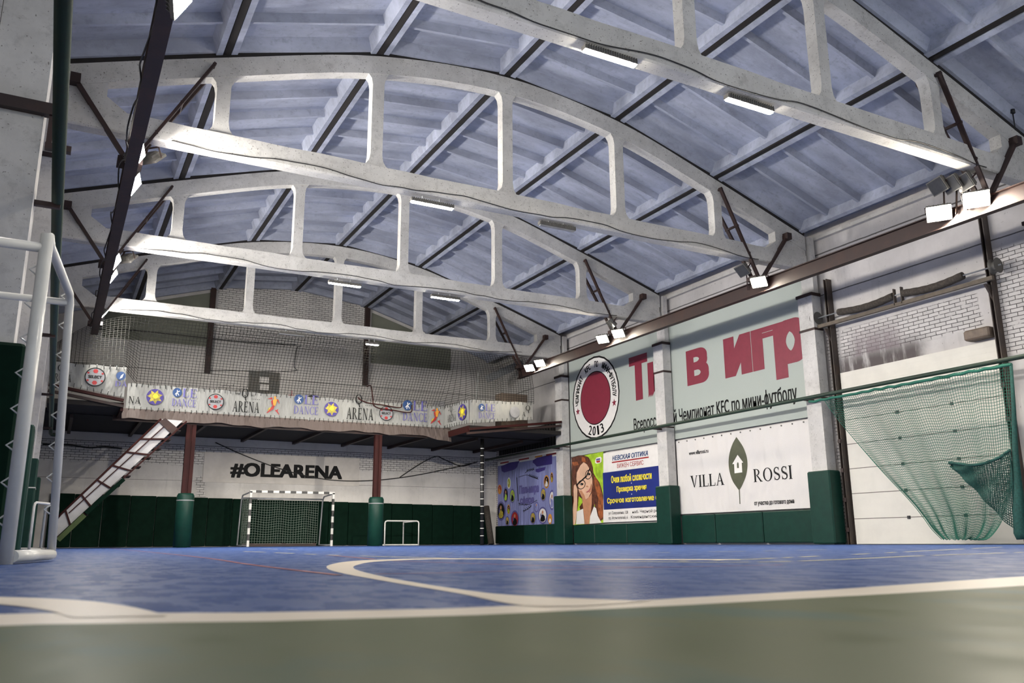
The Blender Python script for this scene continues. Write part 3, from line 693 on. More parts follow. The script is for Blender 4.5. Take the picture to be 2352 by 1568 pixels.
b.build('round_badge', [M['ink'], M['paper'], M['maroon']], t)

t = thing('banner', 'wrinkled white banner with an olive leaf and a house between two words', 'banner', (WX,18.5,.9))
a0, a1 = -21.16, -15.55
sheetbox(a0,.92,a1,3.20).build('sheet', M['villa'], t)
b = MB(); k_ = .1913
vp = lambda x, y: (1520+x*k_, 960+y*k_)
leafL = [(897,225),(850,310),(815,420),(803,530),(815,640),(850,750),(905,835),(932,868)]; leafR = [(932,868),(965,810),(1010,700),(1030,580),(1022,470),(985,360),(940,285),(897,225)]
L1 = catmull([(*vp(*p), 0) for p in leafL], 5)+catmull([(*vp(*p), 0) for p in leafR], 5)[1:-1]
b.poly([rp(q.x, q.y, .004) for q in L1], 0)
b.poly([rp(*vp(*p), .0035) for p in ((926,860),(938,860),(945,1030),(935,1030))], 0)
b.poly([rp(*vp(*p), .006) for p in ((848,552),(912,440),(980,532),(962,536),(968,650),(876,662),(870,550))], 1)
b.poly([rp(*vp(*p), .008) for p in ((907,600),(905,550),(912,530),(920,530),(926,548),(929,598))], 0)
b.build('leaf_emblem', [M['olive'], M['paper']], t)
b = MB()
stext(b, RW, 'VILLA', bbox(vp(332,570),vp(380,712),vp(748,668),vp(700,520))[:1]+(1.70,)+(rb(*vp(748,668))[0],2.06), .004)
b.build('lettering', M['ink'], t); b = MB()
stext(b, RW, 'ROSSI', (rb(*vp(1085,470))[0],1.84-.14,rb(*vp(1560,570))[0],2.06), .004)
b.build('lettering', M['ink'], t); b = MB()
text(b, RW, 'www.villarossi.ru', (rb(*vp(322,325))[0],2.70,rb(*vp(555,300))[0],2.82), .004, bold=.03)
b.build('lettering', M['ink'], t); b = MB()
text(b, RW, 'от участка до готового дома', (rb(*vp(1110,1000))[0],1.03,rb(*vp(1590,965))[0],1.16), .004, bold=.03)
b.build('lettering', M['ink'], t)
b = MB()
for i in range(14): y = -a0-.15-(a1-a0)*i/14.2; b.tube([(WX-.004,y,3.15),(WX-.02,y,3.15)], .022, 8)
b.build('grommets', M['steelgrey'], t)

t = thing('poster', 'optician poster of a long haired woman in glasses beside a blue text panel', 'poster', (WX,25,.72))
q0, q1, q2, q3 = rb(1312,1046), rb(1385,1203), rb(1503,1026), rb(1385,1040)
b0, b1 = .76, 3.19
A0, AM, A1 = q0[0], rb(1385,1100)[0], YT['C']*-1-.22
sheetbox(A0,b0,A1,b1).build('sheet', M['paper'], t)
kk = 210/1689
op = lambda x, y, l: rp(1300+x*kk, 1020+y*kk, l)
b = MB()
MATP = [M['lime_ink'], M['hair'], M['hair2'], M['skin'], M['skin2'], M['ink'], M['lips'], M['paper'], M['violet'], M['crimson']]
def P(pts, m, l): b.poly([op(x, y, l) for x, y in pts], m)
P([(105,250),(690,135),(690,1450),(105,1495)], 0, .003)
hairo = [(105,250),(230,205),(330,205),(420,240),(470,330),(500,430),(510,530),(560,620),(620,700),(660,820),(690,950),(690,1380),(640,1420),(560,1320),(530,1100),(480,1300),(330,1400),(230,1100),(200,1300),(180,1470),(110,1490)]
P(hairo, 1, .005)
P([(520,590),(580,640),(620,760),(660,900),(690,1050),(690,1340),(620,1400),(590,1200),(600,1000),(540,800)], 2, .007)
P([(300,225),(350,250),(380,330),(330,330),(290,320)], 2, .007); P([(115,330),(210,320),(240,380),(140,400)], 2, .007)
P([(205,520),(270,390),(330,330),(390,370),(430,440),(470,540),(490,650),(490,760),(470,880),(420,980),(370,1020),(300,980),(250,880),(215,760),(195,640)], 3, .009)
P([(300,980),(370,1025),(440,960),(480,900),(480,1100),(450,1330),(430,1470),(345,1475),(335,1290),(310,1100)], 4, .008)
P([(250,860),(300,980),(370,1022),(345,940),(290,850)], 4, .0105); P([(430,900),(470,880),(488,760),(470,720),(440,830)], 4, .0105)
P([(150,760),(180,735),(200,790),(215,830),(212,1000),(210,1200),(190,1380),(175,1480),(105,1495),(110,1300),(150,1050),(145,860)], 3, .012)
P([(205,1240),(320,1190),(345,1470),(190,1478)], 7, .0095); P([(450,1330),(520,1150),(560,1180),(590,1320),(660,1450),(440,1470)], 7, .0095)
P([(240,960),(300,1010),(310,1070),(240,1170),(225,1100)], 0, .006)
for ex, ey, rx, ry, ro in ((290,745,72,92,.5),(420,560,62,92,.25)):
    A = []; B_ = []
    for k in range(25):
        a = 2*PI*k/24; c, s = math.cos(a), math.sin(a)
        for RR, f in ((A, 1), (B_, .84)):
            x, y = rx*f*c, ry*f*s; RR.append((ex+x*math.cos(ro)-y*math.sin(ro), ey+x*math.sin(ro)+y*math.cos(ro)))
    for k in range(24): P([A[k],A[k+1],B_[k+1],B_[k]], 5, .013)
    P([(ex-35,ey-10),(ex,ey-32),(ex+38,ey-22),(ex+30,ey+8),(ex-10,ey+14)], 5, .0115); P([(ex-20,ey-4),(ex-8,ey-12),(ex-2,ey+2)], 7, .0125)
P([(195,745),(340,610),(375,580),(440,440),(455,445),(385,610),(350,635),(205,770)], 5, .0135)
P([(370,775),(400,760),(425,790),(395,795)], 4, .0115); P([(370,885),(420,850),(455,800),(462,830),(430,880),(395,895)], 6, .0115)
P([(540,300),(560,250),(640,230),(660,250),(655,320),(630,345),(560,358),(540,340)], 7, .006)
P([(560,270),(630,255),(635,290),(560,300)], 8, .008); P([(560,305),(635,295),(630,335),(570,340)], 9, .008)
b.build('portrait', MATP, t)
b = MB()
def ob(x0, y0, x1, y1): 
    p, q = rb(1300+x0*kk, 1020+y0*kk), rb(1300+x1*kk, 1020+y1*kk); return p[0], q[0]
b.poly([RW.p(AM,1.20,.004), RW.p(A1,1.20,.004), RW.p(A1,2.50,.004), RW.p(AM,2.50,.004)], 0)
b.build('blue_panel', [M['navy']], t)
b = MB()
x0, x1 = ob(815,0,1560,0); text(b, RW, 'Очки любой сложности', (x0,2.10,x1,2.36), .006, bold=.03)
b.build('yellow_lettering', M['yellow'], t); b = MB(); x0, x1 = ob(908,0,1458,0); text(b, RW, 'Проверка зрения', (x0,1.73,x1,1.97), .006, bold=.03)
b.build('yellow_lettering', M['yellow'], t); b = MB(); x0, x1 = ob(730,0,1660,0); text(b, RW, 'Срочное изготовление очков', (x0,1.36,A1-.01,1.60), .006, bold=.03)
b.build('yellow_lettering', M['yellow'], t)
b = MB()
x0, x1 = ob(848,0,1510,0); text(b, RW, 'НЕВСКАЯ ОПТИКА', (x0,2.88,x1,3.05), .004, shear=.2, bold=.04)
b.build('blue_lettering', M['blueink'], t)
b = MB(); xa, xb = ob(838,0,1520,0); b.poly([RW.p(xa,2.80,.004),RW.p(xb,2.80,.004),RW.p(xb,2.845,.004),RW.p(xa,2.845,.004)])
x0, x1 = ob(932,0,1418,0); text(b, RW, 'ВИЖЕН СЕРВИС', (x0,2.60,x1,2.755), .004, bold=.01)
b.build('red_lettering', M['crimson'], t)
b = MB()
x0, x1 = ob(745,0,1100,0); text(b, RW, 'ул. Савушкина, 128', (x0,1.00,x1,1.13), .004, bold=.01); text(b, RW, 'пр. Испытателей, 6', (x0,.83,x1-.03,.96), .004, bold=.01)
b.build('address_lettering', M['ink'], t); b = MB(); x0, x1 = ob(1180,0,1600,0); text(b, RW, 'наб. Черной речки, 51', (x0,1.00,A1-.02,1.13), .004, bold=.01); text(b, RW, 'Комендантский пр., 11', (x0-.1,.83,A1-.02,.96), .004, bold=.01)
b.build('address_lettering', M['ink'], t)
b = MB()
for z in (1.665, 2.035): disc(b, RW, ob(1182,0,1182,0)[0], z, .022, .022, .006, 0, 12)
b.build('white_dots', M['paper'], t)

t = thing('banner', 'lavender banner with round pictures and a sketched twig emblem, far right corner', 'banner', (WX,31.2,.75))
pA0, pA1 = -33.55, -28.0
sheetbox(pA0,.79,pA1,3.40).build('sheet', M['lav'], t)
b = MB(); sheet_top = [RW.p(pA0,3.40,.002),RW.p(pA1,3.40,.002),RW.p(pA1,3.60,.002),RW.p(pA0,3.60,.002)]
b.poly(sheet_top, 0)
for a, w, m in ((-33.3,.8,1),(-31.6,.9,1),(-30.2,.6,2),(-29.3,1.0,1)): b.poly([RW.p(a,3.47,.004),RW.p(a+w,3.47,.004),RW.p(a+w,3.53,.004),RW.p(a,3.53,.004)], m)
b.build('top_strip', [M['paper'], M['crimson'], M['orange']], t)
k2 = 140/1187
pp = lambda x, y, l: rp(1135+x*k2, 1030+y*k2, l)
b = MB()
for pts in ([(135,345),(300,270),(500,240),(470,290),(455,350),(430,380),(390,410),(200,465),(150,440)], [(755,230),(830,180),(1000,140),(1130,120),(1130,300),(830,350),(790,300),(750,270)], [(805,400),(1005,355),(985,420),(860,465),(810,450)]):
    MB().poly([pp(x, y, .004) for x, y in pts]).build('purple_patch', M['purple'], t)
b = MB()
def tw(pts, w=5):
    for (x0, y0), (x1, y1) in zip(pts[:-1], pts[1:]):
        dx, dy = x1-x0, y1-y0; L = math.hypot(dx, dy); nx, ny = -dy/L*w, dx/L*w
        b.poly([pp(x0-nx,y0-ny,.005),pp(x1-nx,y1-ny,.005),pp(x1+nx,y1+ny,.005),pp(x0+nx,y0+ny,.005)])
tw([(480,555),(600,515),(660,515),(850,580)]); tw([(600,480),(660,420),(780,400)]); tw([(480,1070),(640,1090),(720,1075),(840,1000)]); tw([(560,1215),(660,1180),(730,1105)]); tw([(445,560),(470,1020)], 6)
for i in range(7): x = 680+i*26; y = 520+i*9; tw([(x,y),(x+20,y-26)], 5); tw([(x,y),(x+24,y+26)], 5)
for i in range(5): x = 640+i*30; y = 435-i*8; tw([(x,y),(x+18,y-34)], 5); tw([(x,y),(x+26,y+14)], 5)
for i in range(6): x = 490+i*28; tw([(x+16,1078),(x-4,1052)], 5); tw([(x+16,1078),(x-4,1106)], 5)
for i in range(5): x = 580+i*32; y = 1210-i*22; tw([(x+12,y),(x-10,y-18)], 5); tw([(x+12,y),(x-8,y+26)], 5)
b.build('twig_drawing', M['ink'], t)
b = MB()
x0, x1 = rb(1135+490*k2,1100)[0], rb(1135+872*k2,1100)[0]
text(b, RW, 'Пальмира', (x0,1.98,x1,2.42), .005, bold=.06)
b.build('title_lettering', M['violet'], t); b = MB()
x0, x1 = rb(1135+500*k2,1100)[0], rb(1135+775*k2,1100)[0]
text(b, RW, 'сфера', (x0,1.58,x1,1.96), .005, bold=.06)
b.build('title_lettering', M['violet'], t)
b = MB()
for x, y, rx, ry, rim, c1, c2 in ((290,670,34,110,1,0,5),(228,900,46,150,2,4,0),(358,920,52,140,2,0,4),(1022,645,52,130,3,4,1),(958,895,52,135,2,5,4),(135,1215,85,190,2,4,5),(283,1180,28,95,3,4,0),(405,1370,80,170,2,6,4),(758,1350,55,125,2,5,4),(948,1300,90,170,2,1,4),(828,1135,46,105,2,7,7),(110,795,38,95,3,6,3),(258,1410,36,95,2,5,4),(1125,560,26,100,3,4,5),(1130,1000,60,200,2,1,7),(1090,1370,40,100,3,3,1)):
    b = MB(); pts = lambda f, dx=0, dy=0, l=0: [pp(min(max(x+dx+rx*f*math.cos(a), 68), 1150), min(y+dy+ry*f*math.sin(a), 1500), l) for a in [2*PI*i/20 for i in range(20)]]
    b.poly(pts(1, 0, 0, .006), rim); b.poly(pts(.80, 0, 0, .0075), c1); 
    body = [(-.55,.55),(-.35,.0),(.05,-.15),(.45,.1),(.55,.5),(.2,.72),(-.3,.72)]; head = [(-.12,-.15),(-.22,-.4),(-.02,-.6),(.2,-.45),(.14,-.18)]
    for sh_, mm, ll in ((body, c2, .009), (head, 8, .0105), ([(-.5,-.1),(-.3,-.35),(-.2,.1),(-.45,.3)], rim, .0098)):
        b.poly([pp(min(max(x+rx*p_, 68), 1150), min(y+ry*q_, 1500), ll) for p_, q_ in sh_], mm)
    b.build('round_picture', [M['lime_ink'], M['paper'], M['violet'], M['orange'], M['ink'], M['gold'], M['crimson'], M['lav'], M['skin2']], t)

# ------------------------------------------------------------------ roller door bay
DY0, DY1, DZ = 10.42, 14.58, 4.24
dr = struct(thing('door_1', 'white sectional roller door behind the hanging green net', 'door', (XR,12.5,0)))
for i in range(7):
    z0, z1 = DZ*i/7, DZ*(i+1)/7
    s = MB(); n = 5
    s.box((XR-.07,DY0,z0+.012),(XR-.004,DY1,z1-.004))
    for k in range(1, n): zz = z0+(z1-z0)*k/n; s.box((XR-.074,DY0,zz-.006),(XR-.06,DY1,zz+.006))
    s.build('door_section', M['door'], dr)
    if i:
        MB().box((XR-.0705,DY0,z0-.006),(XR-.02,DY1,z0+.012)).build('section_seam', M['seam'], dr)
        for yy in (11.65, 13.05): MB().box((XR-.095,yy-.035,z0-.035),(XR-.07,yy+.035,z0+.035)).build('hinge', M['black'], dr)
def rail(y, z1, lb):
    t = thing('door_rail', lb, 'rail', (17.25,y,0), 'rails of the roller door')
    MB().box((17.20,y-.05,0),(17.39,y-.03,z1)).box((17.20,y+.03,0),(17.39,y+.05,z1)).box((17.31,y-.03,0),(17.33,y+.03,z1)).build('channel', M['rail'], t)
    for k in range(5): MB().box((17.17,y-.04,.3+k*.72),(17.20,y+.04,.4+k*.72)).build('clamp', M['dark'], t)
    MB().prism([(17.02,y-.02,5.40),(17.38,y-.02,5.40),(17.38,y-.02,4.95),(17.30,y-.02,5.0)], (0,.04,0)).build('gusset', M['rail'], t)
rail(14.68, 6.75, 'dark steel door rail between the padded pillar and the white roller door')
rail(10.36, 7.0, 'dark steel door rail near the right edge of the photo')
t = thing('door_spring_shaft', 'steel shaft with two sagging grey springs above the roller door', 'door mechanism', (17.1,12.5,5.62))
MB().tube([(17.1,10.0,5.74),(17.1,15.1,5.74)], .018, 8).build('shaft', M['zinc'], t)
MB().box((17.06,10.2,5.46),(17.14,15.1,5.55)).build('carrier_bar', M['bar'], t)
for a, b_ in ((12.62,14.25),(10.85,12.38)):
    pts = [(17.1, b_+(a-b_)*k/14, 5.74-.07*math.sin(PI*k/14)+(.0)) for k in range(15)]
    MB().tube(pts, [.085+.006*(k % 2) for k in range(15)], 10).build('spring', M['spring'], t)
for y in (12.60,12.40): MB().box((17.06,y-.012,5.5),(17.15,y+.012,5.90)).build('bearing_plate', M['rail'], t)
for y in (10.12,14.98): MB().tube([(17.1,y-.07,5.74),(17.1,y-.06,5.74),(17.1,y+.05,5.74),(17.1,y+.07,5.74)], [.17,.10,.10,.17], 16).build('cable_drum', M['lamp'], t)
MB().box((16.98,14.98,5.25),(17.2,15.14,5.85)).build('end_bracket', M['dark'], t)
tag(MB().rbox((17.12,10.47,4.30),(17.39,11.05,4.52), .03).build('wood_block', M['wood']), 'broken brown board end above the roller door by the right rail', 'board')

# ------------------------------------------------------------------ nets
def netmesh(mb, grid, r):
    nr, nc = len(grid), len(grid[0])
    for row in grid: mb.tube(row, r, 3, 0, False)
    for c in range(nc): mb.tube([grid[k][c] for k in range(nr)], r, 3, 0, False)
def lerp(a, b, t): return a*(1-t)+b*t
def resamp(P, n):
    P = [Vector(p) for p in P]; d = [0]
    for a, b in zip(P[:-1], P[1:]): d.append(d[-1]+(b-a).length)
    out = []; j = 0
    for k in range(n):
        s = d[-1]*k/(n-1)
        while j < len(P)-2 and d[j+1] < s: j += 1
        out.append(lerp(P[j], P[j+1], (s-d[j])/max(d[j+1]-d[j], 1e-6)))
    return out
gt = thing('hanging_net', 'green net hanging from the pipe in front of the roller door, gathered right', 'net', (PX,12,3.5))
NX = 16.60
def np_(u, v): return at_x(u, v, NX)
lef = resamp(catmull([np_(*p) for p in ((1893,918),(1915,950),(1945,988),(2020,1075),(2090,1150),(2122,1190),(2140,1215),(2163,1238))], 8), 64)
rig = resamp(catmull([np_(*p) for p in ((2318,832),(2322,930),(2326,1030),(2322,1100),(2312,1160),(2302,1200),(2275,1235),(2250,1239))], 8), 64)
rows = []
for i in range(64):
    row = []; tt = i/63
    for j in range(84):
        s = j/83; p = lerp(lef[i], rig[i], s)
        p.z += -.20*math.sin(PI*s)*tt*(1-tt)*1.2 + .012*math.sin(s*60+tt*3)
        p.x += .022*math.sin(s*34+tt*2)+.02*math.sin(s*15-tt*5); p.z = max(p.z, .012)
        row.append(p)
    rows.append(row)
b = MB(); netmesh(b, rows, .0058); b.build('mesh_panel', M['gnet'], gt)
f0 = resamp(catmull([np_(*p) for p in ((2185,1062),(2240,1068),(2290,1056),(2326,1034))], 8), 36)
f1 = resamp(catmull([np_(*p) for p in ((2190,1072),(2240,1120),(2285,1170),(2312,1200),(2336,1215))], 8), 36)
f2 = resamp(catmull([np_(*p) for p in ((2326,1034),(2334,1100),(2338,1160),(2338,1215))], 8), 30)
rows = []
for i in range(30):
    tt = i/29; row = []
    for j in range(36):
        s = j/35; p = lerp(f0[j], f1[j], tt)
        q = lerp(p, f2[i], s**3); q.x -= .08+.03*math.sin(s*25+tt*8); row.append(q)
    rows.append(row)
b = MB(); netmesh(b, rows, .0095); b.build('folded_panel', M['gnet2'], gt)
b = MB(); b.tube([V(p.x-.08, p.y, p.z) for p in f0], .03, 6)
b.tube([np_(*p) for p in ((2322,835),(2328,930),(2332,1040),(2338,1130),(2345,1225),(2348,1238))], [.03,.04,.06,.10,.13,.10], 8)
b.build('gathered_edge', M['gnet2'], gt)
b = MB(); b.tube([(PX-.02+.01*math.sin(k), 15.0-k*.18, PZ-.10-.03*abs(math.sin(k*1.7))) for k in range(30)], .035, 6); b.build('top_hem', M['gnet'], gt)
b = MB(); b.tube(lef, .008, 5); b.build('edge_rope', M['gnet'], gt)

BY, WY = 29.3, 27.45
bn = thing('ball_net', 'black ball net stretched from the farthest truss down to the balcony banner', 'net', (8,28,5))
cols = []; n1 = 150
def botp(s):
    x = -.4+s*16.1
    if x < 1.5: return V(x, WY, 5.25)
    if x < 1.9: k = (x-1.5)/.4; return V(x, WY+(BY-WY)*k, 5.25)
    if x < 12.6: return V(x, BY, 5.14)
    if x < 13.1: k = (x-12.6)/.5; return V(x, BY+(WY-BY)*k, 5.16)
    return V(x, WY, 5.2)
rows = []
for i in range(24):
    row = []; tt = i/23
    for j in range(n1):
        s = j/(n1-1); top = V(-.4+s*16.1, 27.98, CB0-.02)
        if top.x < 1.9: k = max(0, (1.9-top.x)/2.3); top = V(lerp(top.x, 1.9, .0), top.y, top.z-1.1*k*k)
        p = lerp(top, botp(s), tt); p.y += .18*math.sin(PI*tt)*math.sin(s*5); row.append(p)
    rows.append(row)
b = MB(); netmesh(b, rows, .0072); b.build('mesh_panel', M['net'], bn)

# ------------------------------------------------------------------ balcony
bal = thing('balcony', 'dark steel balcony across the back wall on red posts', 'balcony', (8,31,4.1))
d = MB().box((XL+.01,BY+.06,4.06),(XR-.08,YB-.01,4.22)).box((PL+.02,WY+.08,4.10),(1.5,BY+.06,4.24)).box((13.02,WY+.08,4.10),(PR-.02,BY+.06,4.24))
d.build('deck', M['gap'], bal)
MB().box((1.4,BY-.02,3.93),(13.1,BY+.06,4.2)).build('front_beam', M['dark'], bal)
MB().beam((XL+.5,WY+.02,4.62),(1.56,WY+.02,4.30), .08, .16, (0,1,0)).build('wing_beam', M['red'], bal)
MB().beam((XL+.5,WY+.05,4.45),(1.56,WY+.05,4.13), .08, .10, (0,1,0)).build('wing_beam', M['dark'], bal)
MB().beam((12.95,WY+.02,4.08),(16.9,WY+.02,4.58), .08, .14, (0,1,0)).build('wing_beam', M['red'], bal)
MB().beam((12.95,WY+.06,3.94),(16.9,WY+.06,4.44), .08, .12, (0,1,0)).build('wing_beam', M['dark'], bal)
MB().box((1.5,WY+.1,4.0),(1.58,BY,4.25)).build('side_beam', M['red'], bal)
MB().box((12.94,WY+.0,3.98),(13.02,BY,4.2)).build('side_beam', M['red'], bal)
for k in range(9): MB().box((.2+k*2,BY+.1,3.95),(.3+k*2,YB-.05,4.06)).build('joist', M['dark'], bal)
def post(x, w, lb):
    t = thing('steel_post', lb, 'post', (x,BY+.02,0), 'red posts under the balcony')
    MB().box((x-w/2,BY-.06,0),(x-w*.12,BY+.1,3.93)).box((x+w*.12,BY-.06,0),(x+w/2,BY+.1,3.93)).box((x-w*.14,BY-.02,0),(x+w*.14,BY+.06,3.93)).build('channel', M['red'], t)
    p = thing('post_pad', 'green round pad wrapped on the foot of the %s' % ('left red post' if x < 6 else 'right red post behind the goal'), 'pad', (x,BY+.02,0), 'pads on the red posts')
    MB().tube([(x,BY+.02,.01),(x,BY+.02,1.62),(x,BY+.02,1.70)], [.27,.27,.23], 20).build('sleeve', M['green'], p)
    MB().tube([(x,BY+.02,1.46),(x,BY+.02,1.49)], .275, 20, 0, False).build('tape_band', M['greyink'], p)
post(at_y(430,1100,BY).x, .30, 'left dark red steel post holding the balcony')
post(at_y(866,1100,BY).x, .26, 'right dark red steel post holding the balcony')
sx = at_y(1107,1255,BY-.4).x
t = thing('light_string_pole', 'dark pole with white rings standing at the far right corner of the pitch', 'pole', (sx,BY-.4,0))
MB().tube([(sx,BY-.4,0),(sx,BY-.4,3.95)], .07, 12).build('tube', M['black'], t)
for k in range(13): MB().tube([(sx,BY-.4,0.33+k*.27),(sx,BY-.4,.355+k*.27)], .074, 12, 0, False).build('white_ring', M['wpaint'], t)
lx = at_y(1118,1165,YB-.6); lx2 = at_y(1126,1256,YB-.9)
o = MB().tube([(lx2.x,YB-1.0,.02),(lx.x,YB-.55,1.62)], .13, 14).build('foam_roll', M['spring']); tag(o, 'long grey brown roll leaning at the far right corner', 'roll')

# balcony banners
def strip_banner(o, r, L, h0, h1, lb, items, n_, kink=None):
    pl = Pl(o, r, (0,0,1), n_); t = thing('banner', lb, 'banner', pl.p(L/2, 0, 0), 'sponsor banners on the balcony front')
    s = MB(); N = max(8, int(L*6)); top = []; bot = []
    for k in range(N+1):
        a = L*k/N; w = .018*math.sin(a*5.1)+.012*math.sin(a*11.3+1); sg = .015*math.sin(a*7)
        top.append(pl.p(a, h1(a)+sg, w)); bot.append(pl.p(a, h0(a)+sg*.5, -w))
    for k in range(N): s.poly([bot[k], bot[k+1], top[k+1], top[k]], 0, True)
    s.build('sheet', M['banner'], t)
    la = MB(); k = 0; m = int(L/.17)
    for i in range(m):
        a = (i+.5)*L/m
        for hh, sg in ((h1(a), 1), (h0(a), -1)):
            e = random.uniform(-.03,.03); la.tube([pl.p(a, hh+.03*sg, .03), pl.p(a+e*.5, hh-.03*sg, .035), pl.p(a+e, hh-.10*sg, .035)], .010, 4)
    o_ = la.build('lacing', M['black'], t); o_['kind'] = 'stuff'
    return t, pl
LOGO = {}
def ole(t, pl, a, b, w):   # round dancer badge with two words
    m = MB(); h = w*.9; l = .04
    disc(m, pl, a+w*.18, b+h*.72, w*.19, w*.20, l, 1); 
    for p_, q_ in (((.10,.62),(.18,.74)),((.18,.74),(.28,.80)),((.18,.74),(.15,.55)),((.18,.74),(.26,.58)),((.18,.74),(.18,.84))):
        p0, p1 = V(a+w*p_[0], b+h*p_[1], 0), V(a+w*q_[0], b+h*q_[1], 0); d_ = (p1-p0).normalized()*w*.014; nx, ny = -d_.y, d_.x
        m.poly([pl.p(p0.x-nx,p0.y-ny,l+.003),pl.p(p1.x-nx,p1.y-ny,l+.003),pl.p(p1.x+nx,p1.y+ny,l+.003),pl.p(p0.x+nx,p0.y+ny,l+.003)], 2)
    stext(m, pl, 'LE', (a+w*.40,b+h*.52,a+w,b+h*.94), l, 0); stext(m, pl, 'DANCE', (a,b+h*.06,a+w,b+h*.42), l, 0)
    m.build('dance_logo', [M['violet'], M['blueink'], M['paper']], t)
def ball(t, pl, a, b, r, grey=False):
    m = MB(); l = .04; disc(m, pl, a, b, r, r, l, 0 if not grey else 2)
    if not grey:
        for k in range(7): a0 = 2*PI*k/7; m.poly([pl.p(a+r*x, b+r*y, l+.002) for x, y in ((0,0),(.55*math.cos(a0),.55*math.sin(a0)),(.93*math.cos(a0+.35),.93*math.sin(a0+.35)),(.6*math.cos(a0+.62),.6*math.sin(a0+.62)))], 1)
        m.poly([pl.p(a+r*.6*math.cos(q)*(1+.18*math.sin(3*q)), b+r*.6*math.sin(q)*(1+.15*math.cos(2*q)), l+.004) for q in [2*PI*i/24 for i in range(24)]], 1); disc(m, pl, a+.05*r, b+.1*r, r*.3, r*.3, l+.006, 3)
    m.build('volleyball_print', [M['purple'], M['gold'], M['greyink'], M['yellow']], t)
def soccer(t, pl, a, b, r):
    m = MB(); l = .04; disc(m, pl, a, b, r, r, l, 1); ring(m, pl, a, b, r, r, r*.09, l+.002, 0)
    disc(m, pl, a, b+r*.62, r*.26, r*.24, l+.002, 2, 6); disc(m, pl, a, b-r*.62, r*.26, r*.24, l+.002, 2, 6)
    text(m, pl, 'SELECT', (a-r*.66,b-r*.14,a+r*.66,b+r*.16), l+.002, 0, bold=.06)
    for k in (-1, 1):
        for q in (.5, -.5): disc(m, pl, a+k*r*.68, b+q*r*.8, r*.13, r*.12, l+.002, 2, 5)
    m.build('football_print', [M['ink'], M['greyink'], M['crimson']], t); 
def arena(t, pl, a, b, w):
    m = MB(); l = .04; h = w*.9
    stext(m, pl, 'Q', (a+w*.30,b+h*.62,a+w*.56,b+h*1.0), l, 0); m.build('initial_letter', M['ink'], t); m = MB(); stext(m, pl, 'ARENA', (a,b,a+w,b+h*.46), l, 0)
    m.build('arena_logo', M['ink'], t); m = MB(); text(m, pl, 'PR', (a+w*.10,b+h*.72,a+w*.24,b+h*.80), l, 0); m.build('small_word', M['ink'], t); m = MB(); text(m, pl, 'SPO', (a+w*.64,b+h*.70,a+w*.78,b+h*.76), l, 0)
    m.build('small_word', M['ink'], t); m = MB()
    for k in range(5): star(m, pl, a+w*(.70+.07*k), b+h*.58, w*.022, l, 0)
    m.build('star_row', [M['ink']], t)
def runner(t, pl, a, b, h):
    m = MB(); l = .04
    def S(pts, c): m.poly([pl.p(a+x*h, b+y*h, l+.001*c) for x, y in pts], c)
    S([(.0,.0),(.10,.02),(.42,.28),(.50,.50),(.36,.52),(.20,.24)], 1); S([(.05,.12),(.30,.28),(.26,.40),(.12,.30)], 0)
    S([(.40,.50),(.52,.48),(.62,.86),(.48,.95),(.36,.82)], 2); S([(.30,.55),(.42,.50),(.46,.80),(.34,.84),(.24,.76)], 1)
    S([(.56,.88),(.64,.80),(.74,.64),(.78,.62),(.76,.70),(.66,.90)], 1); S([(.50,.20),(.62,.10),(.80,-.08),(.78,.0),(.68,.16),(.72,.32),(.64,.24)], 1)
    disc(m, pl, a+.48*h, b+1.0*h, .07*h, .07*h, l+.003, 2, 14); disc(m, pl, a+.26*h, b+.92*h, .07*h, .07*h, l+.003, 1, 14)
    S([(.02,.94),(.08,.90),(.22,.96),(.26,.90),(.10,.86)], 1)
    m.build('runners_print', [M['gold'], M['crimson'], M['orange']], t)
mh0, mh1 = 4.30, 5.14
def bx_(u, v=930): return at_y(u, v, BY-.05).x
xs0, xs1 = 1.74, bx_(1024)
t, pl = strip_banner((xs0,BY-.05,0), (1,0,0), xs1-xs0, lambda a: mh0, lambda a: mh1, 'long white sponsor banner laced along the middle of the balcony', None, (0,-1,0))
X = lambda u: bx_(u)-xs0
for u in (394,675,925): ole(t, pl, X(u), mh0+.16, X(u+56)-X(u))
for u in (354,761,1066-6): 
    if u < 1000: ball(t, pl, X(u), mh0+.45, .26)
for u in (494,887): soccer(t, pl, X(u), mh0+.43, .27)
for u in (534,796): arena(t, pl, X(u), mh0+.14, X(u+62)-X(u))
for u in (612,988): runner(t, pl, X(u), mh0+.16, .56)
m = MB(); stext(m, pl, 'NA', (.05,mh0+.2,.42,mh0+.42), .04); m.build('arena_logo', M['ink'], t)
s = MB(); N = 60; L = xs1-xs0+.3
for k in range(N):
    f = lambda i: 3.98+.03*math.sin(i*.5)+.02*math.sin(i*1.3)-(.16*max(0, (i-52)/8))
    a, b_ = xs0-.1+L*k/N, xs0-.1+L*(k+1)/N
    s.poly([(a,BY-.16-.02*math.sin(k),f(k)),(b_,BY-.16-.02*math.sin(k+1),f(k+1)),(b_,BY-.07,4.33),(a,BY-.07,4.33)], 0, True)
s.build('skirt', M['skirt'], bal)
wx0, wx1 = -.44, 1.55
t, pl = strip_banner((wx0,WY-.05,0), (1,0,0), wx1-wx0, lambda a: 4.70-.16*a, lambda a: 5.29, 'short white sponsor banner on the left balcony wing, behind the goal frame', None, (0,-1,0))
arena(t, pl, .0, 4.72, .55); soccer(t, pl, at_y(218,868,WY).x-wx0, 4.93, .28); 
